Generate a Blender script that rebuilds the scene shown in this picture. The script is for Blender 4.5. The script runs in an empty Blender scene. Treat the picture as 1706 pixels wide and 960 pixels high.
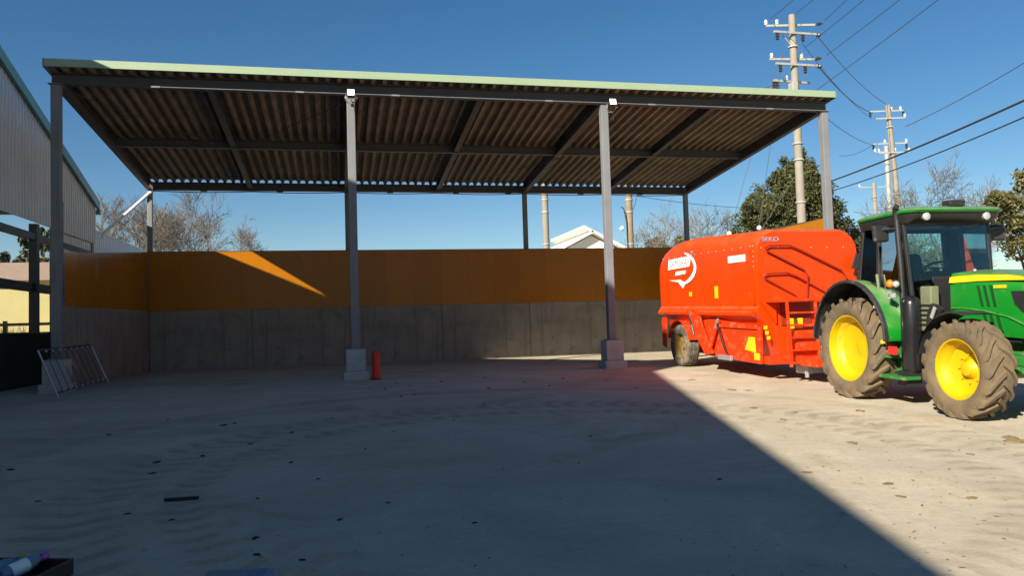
import bpy, bmesh, math, random
import numpy as np
from mathutils import Matrix, Vector
R = math.radians
PI = math.pi
scene = bpy.context.scene
col = scene.collection

# ------------------------------------------------------------------ camera
cam_d = bpy.data.cameras.new('camera')
cam = bpy.data.objects.new('camera', cam_d)
col.objects.link(cam)
scene.camera = cam
CP, CR, CY = 0.0481, -0.0303, 0.2226           # pitch, roll, yaw of the phone
fw = Vector((math.sin(CY) * math.cos(CP), math.cos(CY) * math.cos(CP), math.sin(CP)))
rt = Vector((math.cos(CY), -math.sin(CY), 0))
up = rt.cross(fw)
rr = math.cos(CR) * rt + math.sin(CR) * up
uu = -math.sin(CR) * rt + math.cos(CR) * up
M = Matrix((rr, uu, -fw)).transposed().to_4x4()
M.translation = Vector((5.609, -17.609, 1.0855))
cam.matrix_world = M
cam_d.sensor_width = 36
cam_d.lens = 36 * 1293.25 / 1706
cam_d.clip_start = 0.05
cam_d.clip_end = 3000

# ------------------------------------------------------------------ sky, sun, exposure
SUN = Vector((-1.09, -1.0, 0.79)).normalized()    # towards the sun
elev = math.asin(SUN.z)
world = bpy.data.worlds.new('World')
scene.world = world
world.use_nodes = True
nt = world.node_tree
nt.nodes.clear()
sky = nt.nodes.new('ShaderNodeTexSky')
sky.sky_type = 'NISHITA'
sky.sun_disc = False
sky.sun_elevation = elev
sky.sun_rotation = math.atan2(SUN.x, SUN.y)
sky.altitude = 50
sky.air_density = 1.0
sky.dust_density = 0.0
sky.ozone_density = 2.5
bg = nt.nodes.new('ShaderNodeBackground')
bg.inputs['Strength'].default_value = 0.052
wo = nt.nodes.new('ShaderNodeOutputWorld')
hs_ = nt.nodes.new('ShaderNodeHueSaturation')
hs_.inputs['Saturation'].default_value = 1.28
nt.links.new(sky.outputs[0], hs_.inputs['Color'])
nt.links.new(hs_.outputs[0], bg.inputs[0])
nt.links.new(bg.outputs[0], wo.inputs[0])
sl = bpy.data.lights.new('sun', 'SUN')
sl.energy = 5.0
sl.angle = R(0.53)
sl.color = (1.0, 0.93, 0.80)
so = bpy.data.objects.new('sun', sl)
col.objects.link(so)
so.location = (-40, -40, 60)
so.rotation_euler = SUN.to_track_quat('Z', 'Y').to_euler()
vs = scene.view_settings
vs.view_transform = 'Standard'
vs.look = 'None'
vs.exposure = 0.9
vs.gamma = 1.0
vs.use_curve_mapping = False

# ------------------------------------------------------------------ helpers
class MB:
    def __init__(s):
        s.v = []; s.f = []
    def add(s, vs_, fs):
        o = len(s.v)
        s.v += [tuple(v) for v in vs_]
        s.f += [tuple(i + o for i in f) for f in fs]
        return s
    def box(s, x0, x1, y0, y1, z0, z1):
        return s.add([(x0, y0, z0), (x1, y0, z0), (x1, y1, z0), (x0, y1, z0), (x0, y0, z1), (x1, y0, z1), (x1, y1, z1), (x0, y1, z1)],
                     [(0, 3, 2, 1), (4, 5, 6, 7), (0, 1, 5, 4), (1, 2, 6, 5), (2, 3, 7, 6), (3, 0, 4, 7)])
    def hexa(s, p):                     # 8 points, bottom ring then top ring
        return s.add(p, [(0, 3, 2, 1), (4, 5, 6, 7), (0, 1, 5, 4), (1, 2, 6, 5), (2, 3, 7, 6), (3, 0, 4, 7)])
    def bar(s, p, q, w, h, upv=(0, 0, 1)):      # rectangular bar between two points
        p = Vector(p); q = Vector(q); d = (q - p).normalized(); u = Vector(upv)
        sd = d.cross(u)
        if sd.length < 1e-4: sd = d.cross(Vector((1, 0, 0)))
        sd.normalize(); u2 = sd.cross(d)
        a = sd * w / 2; b = u2 * h / 2
        return s.hexa([p - a - b, q - a - b, q + a - b, p + a - b, p - a + b, q - a + b, q + a + b, p + a + b])
    def tube(s, pts, r, n=8, caps=True):
        pts = [Vector(p) for p in pts]; m = len(pts)
        rs = r if isinstance(r, (list, tuple)) else [r] * m
        o = len(s.v); prev = None
        for i, p in enumerate(pts):
            d = (pts[min(i + 1, m - 1)] - pts[max(i - 1, 0)])
            d = d.normalized() if d.length > 1e-9 else Vector((0, 0, 1))
            if prev is None:
                a = d.cross(Vector((0, 0, 1)))
                if a.length < 1e-3: a = d.cross(Vector((1, 0, 0)))
            else:
                a = prev - d * prev.dot(d)
                if a.length < 1e-6: a = d.cross(Vector((0.3, 0.5, 0.8)))
            a.normalize(); prev = a; b = d.cross(a)
            for k in range(n):
                t = 2 * PI * k / n
                q = p + (a * math.cos(t) + b * math.sin(t)) * rs[i]
                s.v.append((q.x, q.y, q.z))
        for i in range(m - 1):
            for k in range(n):
                k2 = (k + 1) % n
                s.f.append((o + i * n + k, o + i * n + k2, o + (i + 1) * n + k2, o + (i + 1) * n + k))
        if caps:
            s.f.append(tuple(o + k for k in range(n))[::-1])
            s.f.append(tuple(o + (m - 1) * n + k for k in range(n)))
        return s
    def cyl(s, p, q, r, r2=None, n=12, caps=True):
        return s.tube([p, q], [r, r if r2 is None else r2], n, caps)
    def prism(s, poly, axis, a, b):     # polygon in the plane across the axis, extruded a..b
        n = len(poly)
        mk = {'x': lambda u, v, w: (w, u, v), 'y': lambda u, v, w: (u, w, v), 'z': lambda u, v, w: (u, v, w)}[axis]
        vs_ = [mk(u, v, a) for u, v in poly] + [mk(u, v, b) for u, v in poly]
        fs = [tuple(range(n))[::-1], tuple(range(n, 2 * n))] + [(i, (i + 1) % n, n + (i + 1) % n, n + i) for i in range(n)]
        return s.add(vs_, fs)
    def loft(s, rings, caps=True, closed=True):
        n = len(rings[0]); o = len(s.v)
        for r in rings: s.v += [tuple(p) for p in r]
        for i in range(len(rings) - 1):
            for k in range(n if closed else n - 1):
                k2 = (k + 1) % n
                s.f.append((o + i * n + k, o + i * n + k2, o + (i + 1) * n + k2, o + (i + 1) * n + k))
        if caps and closed:
            s.f.append(tuple(o + k for k in range(n))[::-1])
            s.f.append(tuple(o + (len(rings) - 1) * n + k for k in range(n)))
        return s
    def lathe(s, prof, c=(0, 0, 0), axis='y', n=32, closed=False):   # prof: (radius, along axis)
        o = len(s.v); m = len(prof)
        for k in range(n):
            t = 2 * PI * k / n; cs, sn = math.cos(t), math.sin(t)
            for r, a in prof:
                if axis == 'y': p = (c[0] + r * cs, c[1] + a, c[2] + r * sn)
                elif axis == 'x': p = (c[0] + a, c[1] + r * cs, c[2] + r * sn)
                else: p = (c[0] + r * cs, c[1] + r * sn, c[2] + a)
                s.v.append(p)
        for k in range(n):
            k2 = (k + 1) % n
            for i in range(m if closed else m - 1):
                i2 = (i + 1) % m
                s.f.append((o + k * m + i, o + k2 * m + i, o + k2 * m + i2, o + k * m + i2))
        return s
    def ball(s, c, r, n=10, m=7, sc=(1, 1, 1)):
        prof = [(max(1e-4, r * math.sin(PI * i / m)), -r * math.cos(PI * i / m)) for i in range(m + 1)]
        o = len(s.v); s.lathe(prof, (0, 0, 0), 'z', n)
        for i in range(o, len(s.v)):
            v = s.v[i]; s.v[i] = (c[0] + v[0] * sc[0], c[1] + v[1] * sc[1], c[2] + v[2] * sc[2])
        return s
    def mesh(s, name, mat, smooth=None):
        me = bpy.data.meshes.new(name)
        me.from_pydata(s.v, [], s.f)
        bm = bmesh.new(); bm.from_mesh(me)
        bmesh.ops.recalc_face_normals(bm, faces=bm.faces); bm.to_mesh(me); bm.free()
        if mat: me.materials.append(mat)
        if smooth:
            me.shade_smooth(); me.set_sharp_from_angle(angle=R(smooth))
        return me
    def build(s, name, mat, parent=None, smooth=None, bevel=0):
        return link(name, s.mesh(name, mat, smooth), parent, bevel)

def link(name, me, parent=None, bevel=0, loc=None):
    o = bpy.data.objects.new(name, me); col.objects.link(o)
    if parent: o.parent = parent
    if loc: o.location = loc
    if bevel:
        b = o.modifiers.new('bevel', 'BEVEL'); b.width = bevel; b.segments = 2; b.limit_method = 'ANGLE'; b.angle_limit = R(40)
    return o
def tag(o, label=None, cat=None, group=None, kind=None):
    if label: o['label'] = label
    if cat: o['category'] = cat
    if group: o['group'] = group
    if kind: o['kind'] = kind
    return o
def empty(name, loc=(0, 0, 0), label=None, cat=None, group=None, basis=None):
    o = bpy.data.objects.new(name, None); col.objects.link(o); o.empty_display_size = 0.2
    if basis:
        m = Matrix(basis).transposed().to_4x4(); m.translation = Vector(loc); o.matrix_world = m
    else: o.location = loc
    return tag(o, label, cat, group)
def copy_tree(o, parent=None):
    c = o.copy(); col.objects.link(c); c.parent = parent
    for ch in list(o.children): copy_tree(ch, c)
    return c
def text(name, s_, size, mat, parent, m, ext=0.002, shear=0.0, sx=1.0):
    cu = bpy.data.curves.new(name, 'FONT'); cu.body = s_; cu.size = size; cu.extrude = ext; cu.shear = shear
    cu.align_x = 'CENTER'; cu.align_y = 'CENTER'
    t = bpy.data.objects.new('tmp_text', cu); col.objects.link(t)
    dg = bpy.context.evaluated_depsgraph_get()
    me = bpy.data.meshes.new_from_object(t.evaluated_get(dg)); me.name = name
    bpy.data.objects.remove(t); me.materials.clear(); me.materials.append(mat)
    me.transform(Matrix.Diagonal((sx, 1, 1, 1))); me.transform(m)
    return link(name, me, parent)

# ------------------------------------------------------------------ materials
def newmat(name):
    m = bpy.data.materials.new(name); m.use_nodes = True
    n = m.node_tree; b = n.nodes['Principled BSDF']
    return m, n, b
def nz(n, scale, detail=4, rough=0.6, dist=0.0, coord='Object', stretch=None):
    tc = n.nodes.new('ShaderNodeTexCoord'); t = n.nodes.new('ShaderNodeTexNoise')
    t.inputs['Scale'].default_value = scale; t.inputs['Detail'].default_value = detail
    t.inputs['Roughness'].default_value = rough; t.inputs['Distortion'].default_value = dist
    if stretch:
        mp = n.nodes.new('ShaderNodeMapping'); mp.inputs['Scale'].default_value = stretch
        n.links.new(tc.outputs[coord], mp.inputs[0]); n.links.new(mp.outputs[0], t.inputs['Vector'])
    else: n.links.new(tc.outputs[coord], t.inputs['Vector'])
    return t
def ramp(n, src, p0, p1, c0=(0, 0, 0, 1), c1=(1, 1, 1, 1)):
    r = n.nodes.new('ShaderNodeValToRGB')
    r.color_ramp.elements[0].position = p0; r.color_ramp.elements[1].position = p1
    r.color_ramp.elements[0].color = c0; r.color_ramp.elements[1].color = c1
    n.links.new(src, r.inputs[0]); return r
def mixc(n, fac, a, b, mode='MIX'):
    x = n.nodes.new('ShaderNodeMix'); x.data_type = 'RGBA'; x.blend_type = mode
    for sock, val in ((x.inputs[0], fac), (x.inputs[6], a), (x.inputs[7], b)):
        if hasattr(val, 'links') or isinstance(val, bpy.types.NodeSocket): n.links.new(val, sock)
        elif isinstance(val, (int, float)): sock.default_value = val
        else: sock.default_value = (*val, 1) if len(val) == 3 else val
    return x.outputs[2]
def paint(name, c, rough=0.5, metal=0.0, var=0.15, scale=3.0, bump=0.0, bscale=30, dirt=None, coat=0.0, spec=0.5, stretch=None, vary=0.0, top=None, streak=None):
    m, n, b = newmat(name)
    t = nz(n, scale, 5, stretch=stretch)
    lo = tuple(x * (1 - var) for x in c); hi = tuple(min(1, x * (1 + var)) for x in c)
    out = ramp(n, t.outputs[0], 0.3, 0.7, (*lo, 1), (*hi, 1)).outputs[0]
    if vary:
        oi = n.nodes.new('ShaderNodeObjectInfo')
        hsv = n.nodes.new('ShaderNodeHueSaturation')
        mr = n.nodes.new('ShaderNodeMapRange'); mr.inputs[3].default_value = 1 - vary; mr.inputs[4].default_value = 1 + vary
        n.links.new(oi.outputs['Random'], mr.inputs[0]); n.links.new(mr.outputs[0], hsv.inputs['Value'])
        n.links.new(out, hsv.inputs['Color']); out = hsv.outputs[0]
    if dirt:
        dc, amt, ds = dirt
        t2 = nz(n, ds, 6, 0.7)
        r2 = ramp(n, t2.outputs[0], 0.62 - 0.3 * amt, 0.85 - 0.25 * amt)
        out = mixc(n, r2.outputs[0], out, dc)
        rr_ = n.nodes.new('ShaderNodeMapRange'); rr_.inputs[3].default_value = rough; rr_.inputs[4].default_value = 0.9
        n.links.new(r2.outputs[0], rr_.inputs[0]); n.links.new(rr_.outputs[0], b.inputs['Roughness'])
    else: b.inputs['Roughness'].default_value = rough
    if streak:
        sc_, amt, dk = streak
        t4 = nz(n, sc_, 6, 0.65, 0.2, stretch=(1, 1, 0.06)); r4 = ramp(n, t4.outputs[0], 0.52, 0.72)
        ml = n.nodes.new('ShaderNodeMath'); ml.operation = 'MULTIPLY'; ml.inputs[1].default_value = amt
        n.links.new(r4.outputs[0], ml.inputs[0]); out = mixc(n, ml.outputs[0], out, dk)
    if top:
        dc, amt = top
        ge = n.nodes.new('ShaderNodeNewGeometry'); sx_ = n.nodes.new('ShaderNodeSeparateXYZ'); n.links.new(ge.outputs['Normal'], sx_.inputs[0])
        mr2 = n.nodes.new('ShaderNodeMapRange'); n.links.new(sx_.outputs[2], mr2.inputs[0]); mr2.inputs[1].default_value = 0.1; mr2.inputs[2].default_value = 1.0; mr2.inputs[4].default_value = amt
        t5 = nz(n, 4.0, 6, 0.7); r5 = ramp(n, t5.outputs[0], 0.25, 0.6)
        ml = n.nodes.new('ShaderNodeMath'); ml.operation = 'MULTIPLY'; n.links.new(mr2.outputs[0], ml.inputs[0]); n.links.new(r5.outputs[0], ml.inputs[1])
        out = mixc(n, ml.outputs[0], out, dc)
    n.links.new(out, b.inputs['Base Color'])
    b.inputs['Metallic'].default_value = metal
    b.inputs['Coat Weight'].default_value = coat
    b.inputs['Coat Roughness'].default_value = 0.08
    b.inputs['Specular IOR Level'].default_value = spec
    if bump:
        t3 = nz(n, bscale, 4); bp = n.nodes.new('ShaderNodeBump'); bp.inputs['Strength'].default_value = bump; bp.inputs['Distance'].default_value = 0.02
        n.links.new(t3.outputs[0], bp.inputs['Height']); n.links.new(bp.outputs[0], b.inputs['Normal'])
    return m
def glass(name, tint, gl=0.12):
    m, n, b = newmat(name); n.nodes.remove(b)
    o = n.nodes['Material Output']; tr = n.nodes.new('ShaderNodeBsdfTransparent'); tr.inputs[0].default_value = (*tint, 1)
    g = n.nodes.new('ShaderNodeBsdfGlossy'); g.inputs['Roughness'].default_value = 0.03
    lw = n.nodes.new('ShaderNodeFresnel'); lw.inputs[0].default_value = 1.45
    mx = n.nodes.new('ShaderNodeMixShader')
    n.links.new(lw.outputs[0], mx.inputs[0]); n.links.new(tr.outputs[0], mx.inputs[1]); n.links.new(g.outputs[0], mx.inputs[2])
    n.links.new(mx.outputs[0], o.inputs[0]); return m

MT = {}
MT['steel'] = paint('grey_steel_paint', (0.19, 0.195, 0.205), 0.6, var=0.1, scale=2, spec=0.25, dirt=((0.2, 0.17, 0.13), 0.25, 3), streak=(14, 0.4, (0.13, 0.10, 0.075)))
MT['beam'] = paint('dark_steel_paint', (0.06, 0.062, 0.07), 0.6, var=0.12, scale=2)
MT['felt'] = paint('roof_lining', (0.27, 0.235, 0.18), 0.95, var=0.3, scale=1.3, spec=0.1, bump=0.2, bscale=40, vary=0.12)
MT['fascia'] = paint('sage_sheet_metal', (0.29, 0.37, 0.235), 0.45, var=0.04, scale=1)
MT['teal'] = paint('teal_sheet_metal', (0.12, 0.25, 0.24), 0.45, var=0.06, scale=1)
MT['ply'] = paint('orange_coated_plywood', (0.37, 0.128, 0.002), 0.25, var=0.06, scale=1.2, spec=0.2, dirt=((0.34, 0.16, 0.03), 0.15, 1.6), vary=0.07, streak=(5, 0.35, (0.30, 0.13, 0.02)))
MT['conc'] = paint('wall_concrete', (0.25, 0.225, 0.19), 0.9, var=0.16, scale=1.4, spec=0.1, bump=0.3, bscale=25, dirt=((0.15, 0.13, 0.11), 0.3, 2.2), vary=0.06, streak=(4, 0.55, (0.13, 0.115, 0.095)))
MT['ped'] = paint('pedestal_concrete', (0.38, 0.37, 0.35), 0.85, var=0.12, scale=4, bump=0.3, bscale=30)
MT['galv'] = paint('galvanised_steel', (0.42, 0.43, 0.44), 0.45, 0.6, var=0.12, scale=8)
MT['clad'] = paint('silver_cladding', (0.58, 0.58, 0.59), 0.42, 0.1, var=0.06, scale=1.5, vary=0.04)
MT['white'] = paint('white_paint', (0.78, 0.78, 0.75), 0.5, var=0.04)
MT['black'] = paint('black_plastic', (0.02, 0.02, 0.021), 0.45, var=0.2, scale=6)
MT['blackgloss'] = paint('black_gloss_paint', (0.012, 0.012, 0.013), 0.25, var=0.1)
MT['blackdusty'] = paint('dusty_black_plastic', (0.025, 0.025, 0.025), 0.5, var=0.2, scale=6, dirt=((0.16, 0.13, 0.09), 0.22, 5))
MT['red'] = paint('red_marker_plastic', (0.60, 0.016, 0.01), 0.4, var=0.1)
DUST = (0.30, 0.23, 0.14)
MT['orange'] = paint('mixer_orange_paint', (0.70, 0.043, 0.0003), 0.36, var=0.05, scale=1.5, coat=0.08, spec=0.35, dirt=((0.60, 0.08, 0.01), 0.14, 4), top=((0.55, 0.22, 0.10), 0.35), streak=(6, 0.16, (0.50, 0.10, 0.03)))
MT['orange_low'] = paint('mixer_chassis_paint', (0.62, 0.036, 0.002), 0.42, var=0.08, scale=2, dirt=((0.34, 0.15, 0.07), 0.3, 6))
MT['orange_rail'] = paint('mixer_rail_paint', (0.28, 0.022, 0.008), 0.5, var=0.1)
MT['green'] = paint('tractor_green_paint', (0.007, 0.205, 0.017), 0.32, var=0.06, scale=2, coat=0.2, dirt=((0.10, 0.17, 0.06), 0.16, 5), top=((0.30, 0.28, 0.18), 0.65))
MT['green_dusty'] = paint('dusty_green_paint', (0.02, 0.17, 0.026), 0.45, var=0.1, scale=3, dirt=((0.20, 0.18, 0.10), 0.38, 6))
MT['darkgreen'] = paint('dark_green_paint', (0.005, 0.06, 0.008), 0.5, var=0.1)
MT['yellow'] = paint('wheel_yellow_paint', (0.56, 0.36, 0.0005), 0.42, var=0.05, scale=3, dirt=((0.36, 0.23, 0.03), 0.28, 7))
MT['sticker'] = paint('yellow_sticker', (0.85, 0.5, 0.01), 0.4, var=0.05)
MT['tyre'] = paint('muddy_tyre', (0.10, 0.078, 0.052), 0.9, var=0.3, scale=7, bump=0.4, bscale=40, dirt=((0.165, 0.115, 0.06), 0.95, 4.5))
MT['tyre2'] = paint('dusty_tyre', (0.07, 0.058, 0.045), 0.9, var=0.3, scale=7, bump=0.3, bscale=50, dirt=((0.26, 0.21, 0.14), 0.6, 5))
MT['rim_old'] = paint('rusty_wheel_rim', (0.24, 0.15, 0.035), 0.6, var=0.3, scale=7, dirt=((0.14, 0.08, 0.04), 0.4, 9))
MT['amber'] = paint('amber_lens', (0.8, 0.2, 0.01), 0.25)
MT['lamp'] = paint('lamp_reflector', (0.5, 0.5, 0.48), 0.25, 0.3)
MT['redlens'] = paint('red_lens', (0.65, 0.03, 0.02), 0.25)
MT['glass'] = glass('cab_glass', (0.80, 0.94, 0.93))
MT['pane'] = paint('dark_window_pane', (0.04, 0.05, 0.06), 0.1)
MT['seat'] = paint('seat_fabric', (0.05, 0.052, 0.05), 0.8)
MT['olive'] = paint('cab_interior_trim', (0.15, 0.16, 0.09), 0.7, var=0.15)
MT['polec'] = paint('pole_concrete', (0.27, 0.24, 0.19), 0.85, var=0.12, scale=2, bump=0.2)
MT['armm'] = paint('crossarm_steel', (0.36, 0.35, 0.32), 0.6, 0.1, var=0.1)
MT['insul'] = paint('insulator_brown', (0.035, 0.032, 0.03), 0.35)
MT['insulw'] = paint('insulator_white', (0.75, 0.73, 0.68), 0.3)
MT['wire'] = paint('wire_rubber', (0.03, 0.032, 0.035), 0.6)
MT['bark'] = paint('grey_bark', (0.20, 0.16, 0.115), 0.9, var=0.25, scale=6, bump=0.4, bscale=20)
MT['twig'] = paint('bare_twigs', (0.15, 0.128, 0.105), 0.9, var=0.2, scale=3)
MT['housew'] = paint('house_plaster', (0.80, 0.78, 0.70), 0.7, var=0.03)
MT['roofw'] = paint('pale_roof_sheet', (0.70, 0.68, 0.62), 0.5, var=0.05)
MT['cream'] = paint('cream_wall', (0.36, 0.31, 0.13), 0.7, var=0.06, scale=1)
MT['tileroof'] = paint('pale_brown_roof', (0.30, 0.21, 0.15), 0.8, var=0.12, scale=3)
MT['wood'] = paint('weathered_timber', (0.22, 0.16, 0.09), 0.85, var=0.25, scale=6)
MT['feed'] = paint('feed_mix', (0.22, 0.16, 0.07), 0.95, var=0.3, scale=20, bump=0.6)
MT['mud'] = paint('dark_mud', (0.028, 0.023, 0.018), 0.95, var=0.3, scale=20, bump=0.5, bscale=60)
MT['rubber'] = paint('black_rubber', (0.014, 0.014, 0.015), 0.8, var=0.2)
MT['bluebag'] = paint('blue_plastic_film', (0.13, 0.18, 0.27), 0.5, var=0.25, scale=9)
MT['purple'] = paint('purple_cap', (0.36, 0.06, 0.42), 0.4)
MT['limecap'] = paint('lime_cap', (0.25, 0.32, 0.04), 0.4)
MT['greyblue'] = paint('pale_blue_plastic', (0.17, 0.22, 0.26), 0.5, var=0.1)
MT['logogrey'] = paint('logo_grey_print', (0.30, 0.31, 0.40), 0.5)

def leafmat(name, c, var):
    m, n, b = newmat(name)
    gi = n.nodes.new('ShaderNodeNewGeometry')
    r = ramp(n, gi.outputs['Random Per Island'], 0.0, 1.0, (*[x * (1 - var) for x in c], 1), (*[x * (1 + var) for x in c], 1))
    t = nz(n, 0.5, 3); k = ramp(n, t.outputs[0], 0.35, 0.7, (0.65, 0.75, 0.6, 1), (1.25, 1.12, 0.9, 1))
    n.links.new(mixc(n, 1.0, r.outputs[0], k.outputs[0], 'MULTIPLY'), b.inputs['Base Color'])
    b.inputs['Roughness'].default_value = 0.6
    b.inputs['Transmission Weight'].default_value = 0.0
    return m
MT['leaf_dark'] = leafmat('evergreen_leaf', (0.066, 0.070, 0.022), 0.5)
MT['leaf_olive'] = leafmat('olive_leaf', (0.11, 0.105, 0.035), 0.5)
MT['leaf_pine'] = leafmat('pine_needles', (0.05, 0.06, 0.025), 0.4)
MT['grass'] = leafmat('weed_leaf', (0.08, 0.09, 0.03), 0.4)

# ground: one dusty concrete yard with stains and dried tyre marks
def ground_mat():
    m, n, b = newmat('dusty_concrete_yard')
    def math_(op, a, b_=None, c=None):
        x = n.nodes.new('ShaderNodeMath'); x.operation = op
        for i, v in enumerate((a, b_, c)):
            if v is None: continue
            if isinstance(v, (int, float)): x.inputs[i].default_value = v
            else: n.links.new(v, x.inputs[i])
        return x.outputs[0]
    big = nz(n, 0.16, 5, 0.6, 0.4); mid = nz(n, 0.9, 6, 0.65, 0.6); fine = nz(n, 22, 8, 0.8)
    c = ramp(n, big.outputs[0], 0.35, 0.65, (0.49, 0.42, 0.31, 1), (0.57, 0.505, 0.395, 1)).outputs[0]
    k = ramp(n, mid.outputs[0], 0.34, 0.62, (0.86, 0.84, 0.81, 1), (1.07, 1.06, 1.04, 1)).outputs[0]
    c = mixc(n, 0.85, c, k, 'MULTIPLY')
    k2 = ramp(n, fine.outputs[0], 0.35, 0.65, (0.86, 0.85, 0.83, 1), (1.06, 1.06, 1.06, 1)).outputs[0]
    c = mixc(n, 0.8, c, k2, 'MULTIPLY')
    # long sweeping trowel / drag streaks
    st = nz(n, 1.3, 5, 0.6, 1.2, stretch=(0.35, 1.6, 1)); ks = ramp(n, st.outputs[0], 0.5, 0.68)
    c = mixc(n, math_('MULTIPLY', ks.outputs[0], 0.18), c, (0.30, 0.255, 0.20))
    # curved tyre marks: rings round turning centres, broken up by noise and tread lugs
    tc = n.nodes.new('ShaderNodeTexCoord'); sp = n.nodes.new('ShaderNodeSeparateXYZ'); n.links.new(tc.outputs['Object'], sp.inputs[0])
    X, Y = sp.outputs[0], sp.outputs[1]
    wob = nz(n, 0.6, 3); wv = math_('MULTIPLY', math_('SUBTRACT', wob.outputs[0], 0.5), 0.35)
    brk = nz(n, 2.2, 5, 0.7); bm_ = ramp(n, brk.outputs[0], 0.34, 0.62, (0.25, 0.25, 0.25, 1)).outputs[0]
    tot = None
    for cx, cy, r0, w, lug, amt in ((8.0, -10.0, 3.75, 0.22, 330, 0.48), (8.0, -10.0, 4.55, 0.42, 330, 0.50), (7.6, -9.0, 5.7, 0.25, 0, 0.28), (0.0, -14.5, 6.0, 0.35, 330, 0.28),
                                   (20.0, -11.0, 9.0, 0.35, 0, 0.12), (3.0, 3.0, 9.5, 0.3, 0, 0.25)):
        dx = math_('SUBTRACT', X, cx); dy = math_('SUBTRACT', Y, cy)
        d = math_('SQRT', math_('ADD', math_('MULTIPLY', dx, dx), math_('MULTIPLY', dy, dy)))
        e = math_('ABSOLUTE', math_('SUBTRACT', math_('ADD', d, wv), r0))
        mk = n.nodes.new('ShaderNodeMapRange'); mk.interpolation_type = 'SMOOTHSTEP'
        n.links.new(e, mk.inputs[0]); mk.inputs[1].default_value = w * 1.25; mk.inputs[2].default_value = w * 0.5
        v = math_('MULTIPLY', mk.outputs[0], bm_)
        if lug:
            ang = math_('ARCTAN2', dy, dx)
            sn = math_('SINE', math_('ADD', math_('MULTIPLY', ang, lug * 0.25), math_('MULTIPLY', e, 9.0)))
            lg = n.nodes.new('ShaderNodeMapRange'); n.links.new(sn, lg.inputs[0]); lg.inputs[1].default_value = -0.1; lg.inputs[2].default_value = 0.5; lg.inputs[3].default_value = 0.3
            v = math_('MULTIPLY', v, lg.outputs[0])
        v = math_('MULTIPLY', v, amt)
        tot = v if tot is None else math_('MAXIMUM', tot, v)
    c = mixc(n, tot, c, (0.22, 0.17, 0.105))
    # ochre manure and soil stains
    o1 = nz(n, 0.45, 6, 0.7, 0.8); om = ramp(n, o1.outputs[0], 0.58, 0.70).outputs[0]
    c = mixc(n, math_('MULTIPLY', om, 0.38), c, (0.25, 0.18, 0.09))
    o2 = nz(n, 3.5, 5, 0.65, 0.5); om2 = ramp(n, o2.outputs[0], 0.66, 0.74).outputs[0]
    c = mixc(n, math_('MULTIPLY', om2, 0.30), c, (0.20, 0.14, 0.07))
    n.links.new(c, b.inputs['Base Color'])
    b.inputs['Roughness'].default_value = 0.95
    b.inputs['Specular IOR Level'].default_value = 0.08
    bp = n.nodes.new('ShaderNodeBump'); bp.inputs['Strength'].default_value = 0.45; bp.inputs['Distance'].default_value = 0.03
    hb = nz(n, 5.0, 9, 0.75, 0.3)
    n.links.new(hb.outputs[0], bp.inputs['Height']); n.links.new(bp.outputs[0], b.inputs['Normal'])
    return m
MT['ground'] = ground_mat()

# ------------------------------------------------------------------ ground
SL = 0.035
def gz(y): return SL * y if y < 0 else 0.0
g = MB()
gxs = [-400, -60, 0, 6, 12, 18, 30, 60, 400]; gys = [-300, -60, -30, -20, -15, -10, -5, -2, 0, 8, 20, 60, 200, 700]
gzv = lambda y: SL * max(y, -60) if y < 0 else 0
g.add([(x, y, gzv(y)) for y in gys for x in gxs], [(j * 9 + i, j * 9 + i + 1, (j + 1) * 9 + i + 1, (j + 1) * 9 + i) for j in range(len(gys) - 1) for i in range(8)])
tag(g.build('ground', MT['ground']), kind='structure')

# ------------------------------------------------------------------ the open shed
shed = empty('open_shed', (0, 0, 0), 'tall open shed with grey posts and sloping corrugated roof over the yard', 'shed')
ZS = lambda y: 6.64 - 0.09 * y            # underside of the roof sheets
def hbeam(mb, p, q, h, w, tf=0.014, tw=0.01):
    """steel H-section hanging below the line p-q (top of flange)"""
    p = Vector(p); q = Vector(q); u = Vector((0, 0, 1))
    mb.bar(p - u * tf / 2, q - u * tf / 2, w, tf)
    mb.bar(p - u * (h - tf / 2), q - u * (h - tf / 2), w, tf)
    mb.bar(p - u * (h / 2), q - u * (h / 2), tw, h - 2 * tf)
def post(x, y, z0, z1, w, parent, mat):
    b = MB()
    b.box(x - w / 2, x + w / 2, y - w / 2, y + w / 2, z0, z1)
    return b.build('post', mat, parent, bevel=0.012)
for i in range(4):
    p = post(6 * i, 0, 0.55, 6.37, 0.18, shed, MT['steel'])
    b = MB().box(6 * i - 0.14, 6 * i + 0.14, -0.14, 0.14, 0.66, 0.684)
    b.build('base_plate', MT['steel'], p)
    MB().box(6 * i - 0.13, 6 * i + 0.13, -0.13, 0.13, 6.371, 6.384).build('cap_plate', MT['steel'], p)
    pd = MB().box(6 * i - 0.215, 6 * i + 0.215, -0.215, 0.215, 0.18, 0.66)
    pd.box(6 * i - 0.27, 6 * i + 0.27, -0.27, 0.27, -0.3, 0.178)
    pd.build('pedestal', MT['ped'], p, bevel=0.015)
    p2 = post(6 * i, 8.25, 0.0, 5.64, 0.15, shed, MT['steel'])
b = MB(); hbeam(b, (-0.09, 0, 6.615), (18.09, 0, 6.615), 0.23, 0.18); b.build('front_beam', MT['beam'], shed)
b = MB(); hbeam(b, (0.1, 4.1, ZS(4.1) - 0.012), (17.9, 4.1, ZS(4.1) - 0.012), 0.22, 0.14); b.build('middle_beam', MT['beam'], shed)
b = MB(); hbeam(b, (-0.1, 8.25, ZS(8.25) - 0.012), (18.1, 8.25, ZS(8.25) - 0.012), 0.25, 0.15); b.build('back_beam', MT['beam'], shed)
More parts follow.
